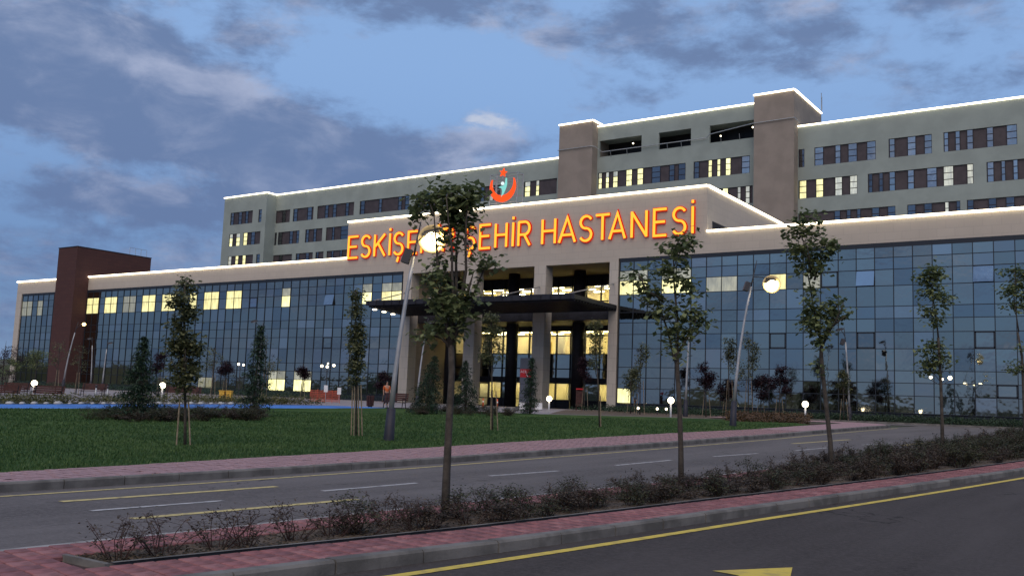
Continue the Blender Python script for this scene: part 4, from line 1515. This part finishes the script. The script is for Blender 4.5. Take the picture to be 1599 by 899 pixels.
def small_tree(label, px, Y, h, cw, ch, m, seed, name='young_tree', sparse=1.0, stake=True, cat='tree', base=None, group=None):
    rng = random.Random(seed)
    p = at(px, Y)
    if base:
        p = Vector((base[0], base[1], zv(base[1])))
    root = empty(name, label, cat, (p.x, p.y, p.z + .03), 0, group)
    q = MB()
    bx, by = rng.uniform(-.1, .1), rng.uniform(-.1, .1)
    q.tube([(0, 0, -.1), (bx * .5, by * .5, h * .35), (bx, by, h * .65), (0, 0, h * .96)], [.045, .038, .03, .008], 6)
    q.build('trunk', M['bark'], root, True)
    q, lv = MB(), MB()
    for i in range(9):
        a, t = rng.uniform(0, 6.28), rng.uniform(.1, 1)
        c = Vector((math.cos(a) * cw * .34 * (1.1 - t * .5), math.sin(a) * cw * .34 * (1.1 - t * .5), h - ch + ch * t * .92))
        q.tube([(bx, by, c.z - ch * .28), c], [.014, .005], 4, False)
        blob_leaves(lv, c, cw * .26, ch * .17, cw * .26, int(130 * sparse), .14, rng)
    q.build('branch', M['bark'], root)
    lv.build('crown', m, root)
    if stake:
        for dx in (-.3, .32):
            q = MB()
            q.tube([(dx, .05, -.2), (dx * .5, .05, h * .45)], .02, 6)
            q.build('stake', M['stake'], root)


small_tree('small two tiered tree just right of the right portal column', 1000, 64, 5.0, 1.2, 3.6, LO, 41)
small_tree('bushy sapling beside the two tiered tree at the portal', 985, 66, 3.4, 1.1, 1.9, LO, 42)
small_tree('pale slim tree just left of the second lit street lamp', 1139, 66, 5.6, 1.0, 3.2, LO, 43)
small_tree('pale slim tree just right of the second lit street lamp', 1169, 64, 5.8, 1.3, 3.6, LO, 44)
for lab, px, Y, h in (('upright plum leaved tree right of the thin unlit lamp', 1103, 62, 3.5), ('low plum leaved tree close behind the second lit street lamp', 1134, 67, 2.7), ('thin plum leaved tree left of a fuller one before the blue glass', 1188, 64, 3.0),
                      ('round plum leaved tree by the lit bollard at the lawn end', 1217, 62, 3.4), ('plum leaved tree between the lobby doors and the right column', 913, 74, 4.0), ('plum leaved tree behind the broad conifer', 248, 80, 3.6), ('plum leaved tree left of the pair of lit globes', 350, 80, 3.4), ('thin plum leaved tree before the lit ground floor windows', 472, 82, 3.2),
                      ('faint dark sapling behind the leftmost median tree, at the plaza', 601, 80, 2.8)):
    small_tree(lab, px, Y, h, 1.3, 1.7, M['leaf_plum'], int(px), 'plum_tree', 1.5)
small_tree('round headed small tree at the left end of the hospital', 55, 90, 3.9, 2.2, 2.2, M['leaf_tree'], 51, 'young_tree', 1.2, False)
small_tree('dark tree at the left edge of the photo', 4, 84, 4.6, 2.8, 3.6, M['leaf_plum'], 52, 'young_tree', 1.3, False)
small_tree('small round tree before the glass left of the brown tower', 20, 88, 3.0, 1.5, 1.6, M['leaf_tree'], 53, 'young_tree', 1, False)
small_tree('airy pale tree right of the slim ragged conifer', 412, 74, 5.4, 2.0, 3.2, LO, 54, 'young_tree', .5)
small_tree('bare looking sapling before the brown tower', 88, 80, 4.4, 1.6, 2.4, LO, 55, 'young_tree', .25)
small_tree('thin sapling right of the brown tower foot', 120, 78, 4.0, 1.4, 2.2, LO, 56, 'young_tree', .25)
small_tree('light sapling between the columnar tree and the plum tree', 332, 76, 4.2, 1.4, 2.4, LO, 57, 'young_tree', .35)
small_tree('small leafy sapling at the foot of the unlit lamp by the blue glass', 1318, 66, 3.4, .8, 1.6, LO, 58, 'young_tree', .7)


# hedge shrubs: a few builds, copied along the planting bed
def shrub_mesh(seed, leafy, h=.5, wd=.6):
    rng = random.Random(seed)
    q, lv = MB(), MB()
    for i in range(13):
        a = rng.uniform(0, 6.283)
        sp = rng.uniform(.15, 1.0) * wd * .75
        tip = Vector((math.cos(a) * sp, math.sin(a) * sp, h * rng.uniform(.35, 1.1) * (1.05 - .4 * sp / wd)))
        b = Vector((math.cos(a) * .07, math.sin(a) * .07, -.04))
        mid = b.lerp(tip, .5) + Vector((rng.gauss(0, .035), rng.gauss(0, .035), .05))
        q.tube([b, mid, tip], [.007, .005, .002], 4, False)
        for s_ in range(4):
            t = rng.uniform(.2, .95)
            c = mid.lerp(tip, t)
            e = c + Vector((rng.gauss(0, .10), rng.gauss(0, .10), rng.uniform(-.03, .10)))
            q.tube([c, e], [.003, .0015], 3, False)
            for j in range(int(13 * leafy)):
                L = rng.uniform(.025, .05)
                leaf(lv, c.lerp(e, rng.random()) + Vector((rng.gauss(0, .028), rng.gauss(0, .028), rng.gauss(0, .025))), L, L * .62, rng)
        for j in range(int(34 * leafy)):
            L = rng.uniform(.028, .05)
            leaf(lv, b.lerp(tip, rng.uniform(.1, 1.05)) + Vector((rng.gauss(0, .05), rng.gauss(0, .05), abs(rng.gauss(0, .03)))), L, L * .62, rng)
    return q.data('stem', M['twig']), lv


q = MB()
rl = random.Random(15)
for i in range(5200):
    v = BED0 + .05 + 30 * rl.random() ** 1.7
    a, b = far_edge(v) + .75, inner(v) - .02
    u = rl.uniform(a, b)
    leaf(q, Vector((u, v, zv(v) + .108)), rl.uniform(.025, .06), rl.uniform(.02, .035), rl, -.35)
tag(q.build('leaf_litter', M['leaf_litter']), 'fallen leaves and weeds on the soil of the median bed', kind='stuff')
SH = [shrub_mesh(i, lf) for i, lf in ((1, .30), (2, .45), (3, .8), (4, 1.0), (5, 1.1), (6, 1.2))]
SH = [(a, b.data('foliage', M['leaf_barberry_green'] if i in (2, 4) else M['leaf_barberry'])) for i, (a, b) in enumerate(SH)]


def shrub(u, v, k, sc, label, group, z=.08, hz=1.0, name='barberry_shrub'):
    root = empty(name, label, 'shrub', (u, v, zv(v) + z), random.uniform(0, 6.28), group)
    root.scale = (sc, sc, sc * hz)
    link('stem', SH[k][0], root)
    link('foliage', SH[k][1], root)


rh = random.Random(9)
NEAR = {0: 'first, straggly shrub at the left end of the median bed', 1: 'second, twiggy shrub from the left end of the median bed'}
v, i = BED0 + .2, 0
while v < -21.5:
    d = (v + 67) / 45
    a, b = far_edge(v) + .85, inner(v) - .12
    rows = 1 if v < -65.6 else (2 if v < -53 else 3)
    for r in range(rows):
        u = a + (b - a) * (((r + .5) / rows) + rh.uniform(-.12, .12))
        k = rh.choice([0, 0, 1]) if v < -65.7 else (rh.choice([1, 2, 2, 3]) if v < -60 else rh.choice([2, 3, 4, 5]))
        sc = rh.uniform(.85, 1.2) * (.85 + .35 * max(0, min(1, d * 2)))
        hh = lerp([(-68, .95), (-65, .80), (-63, .64), (-57, .72), (-51, .95), (-40, 1.15), (-20, 1.3)], v) / sc * rh.uniform(.8, 1.2)
        lab = NEAR.get(i) or ('dark twiggy shrub in the sparse left part of the hedge on the median' if v < -60 else 'dense dark shrub in the hedge running along the median')
        shrub(u, v + rh.uniform(-.12, .12), k, sc, lab, None if i in NEAR else ('sparse hedge shrubs' if v < -60 else 'dense hedge shrubs'), .09, hh)
        i += 1
    v += .46 + .25 * max(0, d)
for i in range(46):
    t = rh.random()
    px = 140 + 268 * t
    p = at(px, rh.uniform(33.5, 37.5) + 4.5 * t)
    shrub(p.x, p.y, rh.choice([2, 4, 5]), rh.uniform(1.0, 1.6), 'low dark shrub in the bed at the foot of the lawn conifers', 'lawn bed shrubs', .1, .75, 'low_shrub')
for i in range(26):
    p = at(rh.uniform(640, 800), rh.uniform(49, 56))
    shrub(p.x, p.y, rh.choice([2, 4, 5]), rh.uniform(1.0, 1.5), 'low dark shrub at the foot of the weeping conifers before the portal', 'portal bed shrubs', .1, .7, 'low_shrub')


def cover(name, m, n, place, h, label, seed=1, L=(.12, .26)):
    rng = random.Random(seed)
    q = MB()
    for i in range(n):
        x, y = place(rng)
        z = zv(y) + .04
        hh = h * rng.uniform(.4, 1.1)
        for j in range(7):
            leaf(q, Vector((x + rng.gauss(0, .12), y + rng.gauss(0, .12), z + hh * rng.uniform(.2, 1))), rng.uniform(*L), rng.uniform(.05, .10), rng, -.8)
    return tag(q.build(name, m), label, kind='stuff')


def bed_place(rng):
    t = rng.uniform(0, 1)
    pts = [(-42.5, -57), (-36.4, -46.3), (-35.1, -39.5), (-33.64, -32.24), (-31, -28)]
    i = min(3, int(t * 4))
    a, b = Vector(pts[i]), Vector(pts[i + 1])
    p = a.lerp(b, t * 4 - i)
    return p.x - .5 - 5.5 * rng.random() ** 1.5, p.y + rng.uniform(-.5, .5) + 1.0


cover('flower_bed', M['leaf_bed'], 1700, bed_place, .55, 'yellow green bedding plants behind the blue path', 2)
cover('ground_cover', M['leaf_rust'], 900, lambda r: (lambda p: (p.x, p.y))(at(r.uniform(1135, 1262), r.uniform(50.5, 60))), .5, 'rusty ground cover at the right end of the lawn', 3)
cover('ground_cover', M['leaf_dark'], 1500, lambda r: (r.uniform(-22, -9), -.6 - 11 * r.random() ** 1.6), .5, 'dark low plants at the foot of the glass near the portal', 4)
cover('ground_cover', M['leaf_dark'], 2200, lambda r: (r.uniform(-9, 12), -.6 - 5.2 * r.random()), .55, 'dark low plants along the foot of the right glass front', 5)
cover('ground_cover', M['leaf_dark'], 2400, lambda r: (r.uniform(-120, -50), -1 - 13 * r.random() ** 1.6), .8, 'dark low plants along the foot of the left glass front', 6)

# white edging stones along the blue path
pathroot = bpy.data.objects['path']
for i in range(34):
    t = i / 33 * 3
    pts = [(-41, -56), (-36.4, -46.3), (-35.1, -39.5), (-33.64, -32.24)]
    k = min(2, int(t))
    p = Vector(pts[k]).lerp(Vector(pts[k + 1]), t - k)
    q = MB()
    q.ball((0, 0, 0), rh.uniform(.12, .24), 7, 5, .55)
    o = q.build('edging_stone', M['edge_stone'], pathroot, True, (p.x - .25, p.y, zv(p.y) + .10))
    o.scale = (rh.uniform(.8, 1.3), rh.uniform(.8, 1.3), 1)


# ------------------------------------------------------------------ street lamps
def street_lamp(label, px, Y, tip_py, base_py, tip_dx, lit=False, speaker=True, lum=(.45, -.5), base=None, energy=0, dirx=1):
    """leaning tapered pole in a dark ground sleeve, short arm and a luminaire hung near the tip"""
    p = at(px, Y) if base is None else Vector((base[0], base[1], zv(base[1])))
    s = Y / 1490.2
    H = (base_py - tip_py) * s
    root = empty('street_lamp', label, 'street lamp', (p.x, p.y, p.z))
    X = lambda t: tip_dx * (t ** 1.7)
    P = lambda t: RT2 * X(t) + Vector((0, 0, H * t))
    q = MB()
    q.tube([(0, 0, -.1), (0, 0, .15), RT2 * X(.16) + Vector((0, 0, H * .16))], [.17, .155, .125], 14)
    q.build('base_sleeve', M['sleeve'], root, True)
    q = MB()
    ts = [.15, .3, .45, .6, .72, .84]
    q.tube([P(t) for t in ts], [.085 - .045 * t for t in ts], 12)
    q.build('pole', M['pole'], root, True)
    q = MB()
    q.tube([P(t) for t in (.835, .9, .96, 1)], [.034, .03, .026, .015], 8)
    c = P(1) + RT2 * lum[0] * dirx + Vector((0, 0, lum[1]))
    q.tube([P(.9), P(.9) * .5 + c * .5 + Vector((0, 0, .08)), c + Vector((0, 0, .1))], .022, 8)
    q.build('arm', M['fixture'], root, True)
    q = MB()
    q.cbox(0, 0, 0, .5, .26, .10)
    q.cbox(0, 0, .07, .36, .18, .06)
    lu = q.build('luminaire', M['fixture'], root)
    lu.location = c
    lu.rotation_euler = (0, -.25 * dirx, HEAD)
    if lit:
        # bulb; the dish is added for a warm halo and screens the glass
        q = MB()
        q.ball((.02, -.06, -.17), .21, 16, 10, .9)
        q.build('lens', M['lamp_hot'], lu, True)
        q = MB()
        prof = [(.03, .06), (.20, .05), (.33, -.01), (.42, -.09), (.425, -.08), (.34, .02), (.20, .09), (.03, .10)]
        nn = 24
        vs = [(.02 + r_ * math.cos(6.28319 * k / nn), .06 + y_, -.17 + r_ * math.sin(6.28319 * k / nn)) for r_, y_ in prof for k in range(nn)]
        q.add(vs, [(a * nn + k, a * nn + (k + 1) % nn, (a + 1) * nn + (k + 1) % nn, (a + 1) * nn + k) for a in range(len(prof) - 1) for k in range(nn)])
        q.build('halo_dish', M['halo_dish'], lu, True)
        if energy < 80:
            lu.scale = (.5, .5, .5)
    else:
        q = MB()
        q.cbox(0, 0, -.06, .34, .18, .03)
        q.build('lens', M['white_box'], lu)
    if speaker:
        q = MB()
        q.cbox(0, 0, 0, .22, .3, .42)
        o = q.build('control_box', M['fixture'], root)
        o.location = P(.84) - RT2 * .2
        o.rotation_euler = (0, .3, HEAD)
    return root


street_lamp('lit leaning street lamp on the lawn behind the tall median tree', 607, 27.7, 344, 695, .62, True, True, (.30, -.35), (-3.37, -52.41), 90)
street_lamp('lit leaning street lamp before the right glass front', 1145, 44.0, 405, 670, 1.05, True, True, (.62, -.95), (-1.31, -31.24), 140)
street_lamp('thin unlit street lamp behind the second median tree', 1071, 62, 488, 651, .25, False, False, (.3, -.3))
street_lamp('unlit street lamp bent to the left before the right glass front', 1327, 66, 512, 659, -.35, False, True, (-.3, -.2))
street_lamp('unlit street lamp leaning before the warm recess wall of the portal', 652, 72, 497, 634, .55, False, False, (.25, -.3))
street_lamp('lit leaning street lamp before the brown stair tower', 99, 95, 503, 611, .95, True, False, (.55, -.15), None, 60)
street_lamp('unlit street lamp bent left at the right edge of the brown tower', 142, 112, 528, 610, -.3, False, False, (-.3, -.2))
street_lamp('faint straight street lamp before the glass right of the brown tower', 160, 105, 535, 612, .2, False, False, (.3, -.2))
street_lamp('slim unlit street lamp with an arm beside the airy pale tree', 402, 76, 505, 625, .1, False, False, (-.7, .1))


def bollard(label, px, Y, lit=True, h=.85):
    p = at(px, Y)
    root = empty('bollard_light' if lit else 'bollard', label, 'bollard', (p.x, p.y, p.z))
    q = MB()
    q.tube([(0, 0, -.05), (0, 0, h)], [.055, .05], 10)
    q.build('post', M['white_box'] if lit else M['steel'], root, True)
    q = MB()
    if lit:
        q.ball((0, 0, h + .13), .19, 12, 8)
    else:
        q.tube([(0, 0, h), (0, 0, h + .16)], [.07, .06], 10)
    q.build('globe' if lit else 'cap', M['lamp_globe'] if lit else M['fixture'], root, True)


bollard('lit bollard light among the benches at far left', 54, 62, True, .95)
bollard('lit bollard light left of the tall slender staked tree', 254, 62, True, 1.0)
bollard('lit bollard light just left of the second median tree trunk', 1048, 56, True, .95)
bollard('lit bollard light at the right end of the lawn', 1258, 57, True, .95)
bollard('lit bollard light at the foot of the middle portal column', 858, 66, True, .75)
bollard('dark slim bollard behind the flower bed, nearer the brown tower', 151, 62, False, .9)
bollard('dark slim bollard behind the flower bed, nearer the broad conifer', 169, 60, False, .9)
for lab, px, Y in (('small ground spotlight nearest the portal among the dark plants', 997, 66), ('small ground spotlight in the middle of three near the glass', 1027, 66), ('small ground spotlight beside the lit bollard by the second median tree', 1041, 66)):
    p = at(px, Y)
    root = empty('ground_spotlight', lab, 'spotlight', (p.x, p.y, p.z))
    q = MB()
    q.tube([(0, 0, 0), (0, 0, .35)], .03, 8)
    q.build('post', M['fixture'], root)
    q = MB()
    q.ball((0, 0, .43), .085, 8, 6)
    q.build('globe', M['lamp_globe'], root, True)


def globe_lamp(label, px, Y, offs):
    p = at(px, Y)
    root = empty('globe_lamp', label, 'lamp', (p.x, p.y, p.z))
    q = MB()
    q.tube([(0, 0, 0), (0, 0, 2.9)], [.05, .035], 8)
    for o in offs:
        q.tube([(0, 0, 2.6), RT2 * o[0] * .6 + Vector((0, 0, 2.75 + o[1])), RT2 * o[0] + Vector((0, 0, 2.9 + o[1]))], .018, 6)
    q.build('pole', M['fixture'], root)
    for o in offs:
        q = MB()
        q.ball(RT2 * o[0] + Vector((0, 0, 3.05 + o[1])), o[2] * .72, 10, 7)
        q.build('globe', M['lamp_globe'], root, True)


globe_lamp('pole lamp with two lit globes before the left glass front', 373, 92, [(-.18, .05, .16), (.3, 0, .14)])
globe_lamp('pole lamp with a cluster of lit globes over the orange barrier', 509, 88, [(-.5, .05, .17), (0, 0, .17), (.6, .15, .17), (.05, .3, .1)])
globe_lamp('pole lamp with lit globes beside the narrow tree at far right', 1470, 62, [(-.63, .05, .13), (.12, -.05, .10), (.62, .05, .18)])


# ------------------------------------------------------------------ street furniture
def bench(label, px, Y, wd=1.85, rz=0.0):
    p = at(px, Y)
    root = empty('park_bench', label, 'bench', (p.x, p.y, p.z), HEAD + rz)
    for i in range(4):
        box_part('seat_slat', M['wood_bench'], root, -wd / 2, wd / 2, -.25 + i * .13, -.14 + i * .13, .42, .46)
    for i in range(4):
        y = .27 + .03 * i
        box_part('back_slat', M['wood_bench'], root, -wd / 2, wd / 2, y, y + .035, .52 + i * .125, .63 + i * .125)
    for sx in (-1, 1):
        q = MB()
        x = sx * (wd / 2 - .15)
        q.tube([(x, -.28, 0), (x, -.2, .42), (x, .24, .40), (x, .36, 1.0)], .03, 6)
        q.tube([(x, .36, 0), (x, .22, .40)], .03, 6)
        q.tube([(x, -.22, .42), (x, -.24, .64), (x, .28, .66)], .022, 6)
        q.build('leg', M['iron'], root)


bench('dark red bench at the far left edge of the photo', -2, 57, 2.4)
bench('dark red bench by the lit bollard behind the blue path', 74, 58, 1.9)
bench('reddish bench seen behind the lit bollard at far left', 24, 68, 1.9)
bench('dark bench hidden among shrubs right of the brown tower', 146, 74, 1.9)
bench('dark bench behind the flower bed near the tall slender tree', 285, 70, 2.6)
bench('dark bench at the foot of the lit street lamp, before the portal pier', 617, 62, 1.6, -.3)
p = at(579, 63)
root = empty('litter_bin', 'dark red slatted litter bin left of the bench by the portal', 'litter bin', (p.x, p.y, p.z))
for k in range(12):
    t = 2 * math.pi * k / 12
    q = MB()
    q.tube([(.2 * math.cos(t), .2 * math.sin(t), .12), (.23 * math.cos(t), .23 * math.sin(t), .8)], .04, 5)
    q.build('slat', M['wood_bench'], root)
q = MB()
q.tube([(0, 0, 0), (0, 0, .75)], .15, 10)
q.build('liner', M['iron'], root)

p = at(508, 72)
root = empty('barrier_fence', 'low orange mesh barrier on the plaza before the left glass front', 'barrier', (p.x, p.y, p.z), HEAD)
for i in range(5):
    q = MB()
    q.tube([(-1.1 + .55 * i, 0, 0), (-1.1 + .55 * i, rh.uniform(-.05, .05), 1.0 + rh.uniform(-.1, .12))], .025, 6)
    q.build('post', M['barrier'], root)
q = MB()
for i in range(30):
    x = -1.1 + 2.2 * i / 29
    q.box(x - .012, x + .012, -.03, -.02, .12, .92 + .05 * math.sin(i * 1.3))
for j in range(7):
    z = .14 + j * .13
    q.box(-1.12, 1.12, -.034, -.024, z, z + .035)
q.build('mesh_panel', M['barrier'], root)
for lab, px, hh in (('white notice on a post above the orange barrier', 509, 1.35), ('white notice on a post at the right end of the orange barrier', 530, 1.2)):
    p = at(px, 71)
    root = empty('notice_post', lab, 'sign', (p.x, p.y, p.z), HEAD)
    q = MB()
    q.tube([(0, 0, 0), (0, 0, hh)], .025, 6)
    q.build('post', M['steel'], root)
    box_part('notice_plate', M['white_box'], root, -.14, .14, -.06, -.03, hh - .5, hh)
for lab, px, Y in (('orange marker post left of the thin sapling before the portal', 755, 72), ('orange marker post right of the thin sapling before the portal', 777, 70)):
    p = at(px, Y)
    root = empty('marker_post', lab, 'marker post', (p.x, p.y, p.z))
    q = MB()
    q.tube([(0, 0, 0), (0, 0, .06)], [.16, .14], 10)
    q.build('base', M['iron'], root)
    q = MB()
    q.tube([(0, 0, .06), (0, 0, .72)], [.06, .05], 10)
    q.build('post', M['orange'], root, True)
    q = MB()
    q.tube([(0, 0, .42), (0, 0, .54)], [.064, .062], 10)
    q.build('band', M['white_print'], root, True)
for lab, px in (('white square planter left of the cone shaped conifer', 817), ('white square planter right of the cone shaped conifer', 842)):
    p = at(px, 72)
    root = empty('planter', lab, 'planter', (p.x, p.y, p.z), HEAD)
    q = MB()
    q.prism([(-.25, -.25), (.25, -.25), (.25, .25), (-.25, .25)], 0, .52)
    q.build('pot', M['white_box'], root)
    box_part('soil', M['soil'], root, -.22, .22, -.22, .22, .5, .53)
    lv = MB()
    blob_leaves(lv, Vector((0, 0, .68)), .2, .16, .2, 60, .09, rh)
    lv.build('foliage', M['leaf_dark'], root)
for lab, px, Y in (('yellow waste container left of its twin behind the flower bed', 348, 68), ('yellow waste container right of its twin behind the flower bed', 359, 68)):
    p = at(px, Y)
    root = empty('waste_container', lab, 'waste container', (p.x, p.y, p.z), HEAD)
    q = MB()
    q.prism([(-.17, -.2), (.17, -.2), (.19, .2), (-.19, .2)], .1, .75)
    q.build('body', M['yellow_box'], root)
    q = MB()
    q.prism([(-.2, -.23), (.2, -.23), (.21, .22), (-.21, .22)], .75, .82)
    q.build('lid', M['yellow_box'], root)
    for sx in (-.14, .14):
        q = MB()
        q.tube([(sx - .03, .15, .1), (sx + .03, .15, .1)], .1, 10)
        q.build('wheel', M['iron'], root)
p = at(905, 76)
root = empty('display_stand', 'red framed display stand left of the lit lobby door', 'display stand', (p.x, p.y, p.z), HEAD)
for x in (-.24, .24):
    box_part('post', M['wood_bench'], root, x - .04, x + .04, -.04, .04, 0, 1.65)
box_part('panel', M['wood_bench'], root, -.2, .2, -.02, .02, .35, 1.55)
box_part('top_rail', M['red_sign'], root, -.28, .28, -.05, .05, 1.65, 1.75)

root = empty('sign_totem', 'tall grey sign totem with a red ACİL panel before the middle column', 'sign', (-32.55, -1.2, .95), 0)
box_part('pillar', M['grey_sign'], root, -.6, .6, -.16, .16, 0, 4.45)
rp_ = box_part('red_panel', M['red_sign'], root, -.55, .72, -.2, -.16, 2.72, 3.45)
q = MB()
x = -.48
for ch, wd in (('A', .17), ('C', .15), ('I', .04), ('L', .13)):
    g = {'C': [arcpts(.6, .5, .6, .5, 50, 310, 8)], 'L': [[(0, 1), (0, 0), (1, 0)]]}.get(ch, GLYPH.get(ch))
    for k, st in enumerate(g):
        band(q, [(x + wd * a, 3.12 + .20 * b) for a, b in st], .018, -.212 - .002 * k, -.2)
    x += wd + .06
band(q, [(.1, 2.98), (.3, 2.82)], .025, -.212, -.2)
band(q, [(.3, 2.96), (.31, 2.81), (.16, 2.82)], .02, -.215, -.2)
q.build('lettering', M['white_print'], rp_)
for z in (.9, 1.5, 2.1):
    box_part('groove', M['black'], root, -.6, .6, -.165, -.159, z, z + .03)

# ------------------------------------------------------------------ worker in an orange vest
p = at(604, 71)
root = empty('person', 'person in an orange work vest standing behind the lit street lamp', 'person', (p.x, p.y, p.z), HEAD + .4)


def skin_obj(name, verts, edges, radii, m, parent, sub=1, rootv=0):
    me = bpy.data.meshes.new(name)
    me.from_pydata(verts, edges, [])
    o = bpy.data.objects.new(name, me)
    COL.objects.link(o)
    o.parent = parent
    me.materials.append(m)
    md = o.modifiers.new('skin', 'SKIN')
    md.use_smooth_shade = True
    for i, r in enumerate(radii):
        sv = me.skin_vertices[0].data[i]
        sv.radius = (r[0], r[1]) if isinstance(r, tuple) else (r, r)
        sv.use_root = i == rootv
    sm = o.modifiers.new('sub', 'SUBSURF')
    sm.levels = sm.render_levels = sub
    return o


vt = [(0, 0, .95), (0, 0, 1.15), (0, 0, 1.38), (0, -.01, 1.5), (0, -.02, 1.58), (0, -.03, 1.66), (0, -.02, 1.74)]
ed = [(i, i + 1) for i in range(6)]
rd = [(.15, .11), (.14, .10), (.16, .10), .055, (.07, .085), (.078, .095), (.06, .075)]
for sx in (-1, 1):
    b = len(vt)
    vt += [(sx * .09, 0, .86), (sx * .10, -.02, .48), (sx * .11, .02, .09), (sx * .12, -.13, .035)]
    ed += [(0, b), (b, b + 1), (b + 1, b + 2), (b + 2, b + 3)]
    rd += [.085, .058, .042, .035]
    b = len(vt)
    vt += [(sx * .19, 0, 1.41), (sx * .25, .02, 1.14), (sx * .26, -.08, .90), (sx * .26, -.10, .83)]
    ed += [(2, b), (b, b + 1), (b + 1, b + 2), (b + 2, b + 3)]
    rd += [.055, .042, .03, (.02, .035)]
    w_ = len(vt) - 1
    for k in range(4):
        b = len(vt)
        x = sx * .26
        y = -.135 + .022 * k
        vt += [(x, y, .785), (x - sx * .008, y - .006, .735 - .006 * (1 - abs(k - 1.5)))]
        ed += [(w_, b), (b, b + 1)]
        rd += [.0095, .008]
    b = len(vt)
    vt += [(sx * .245, -.15, .82), (sx * .235, -.165, .78)]
    ed += [(w_, b), (b, b + 1)]
    rd += [.011, .009]
vt += [(0, -.125, 1.655)]
ed += [(5, len(vt) - 1)]
rd += [.014]
skin_obj('body', vt, ed, rd, M['skin'], root)
vt = [(0, 0, .93), (-.09, 0, .86), (-.10, -.02, .48), (-.11, .02, .10), (.09, 0, .86), (.10, -.02, .48), (.11, .02, .10)]
skin_obj('trousers', vt, [(0, 1), (1, 2), (2, 3), (0, 4), (4, 5), (5, 6)], [(.16, .12), .1, .075, .065, .1, .075, .065], M['cloth'], root)
vt = [(0, 0, .92), (0, 0, 1.15), (0, 0, 1.40), (-.20, 0, 1.40), (-.255, .02, 1.14), (.20, 0, 1.40), (.255, .02, 1.14)]
skin_obj('vest', vt, [(0, 1), (1, 2), (2, 3), (3, 4), (2, 5), (5, 6)], [(.175, .13), (.16, .12), (.175, .115), .07, .055, .07, .055], M['vest'], root)
q = MB()
q.ball((0, .0, 1.72), .098, 10, 7, .85)
q.build('hair', M['iron'], root, True)
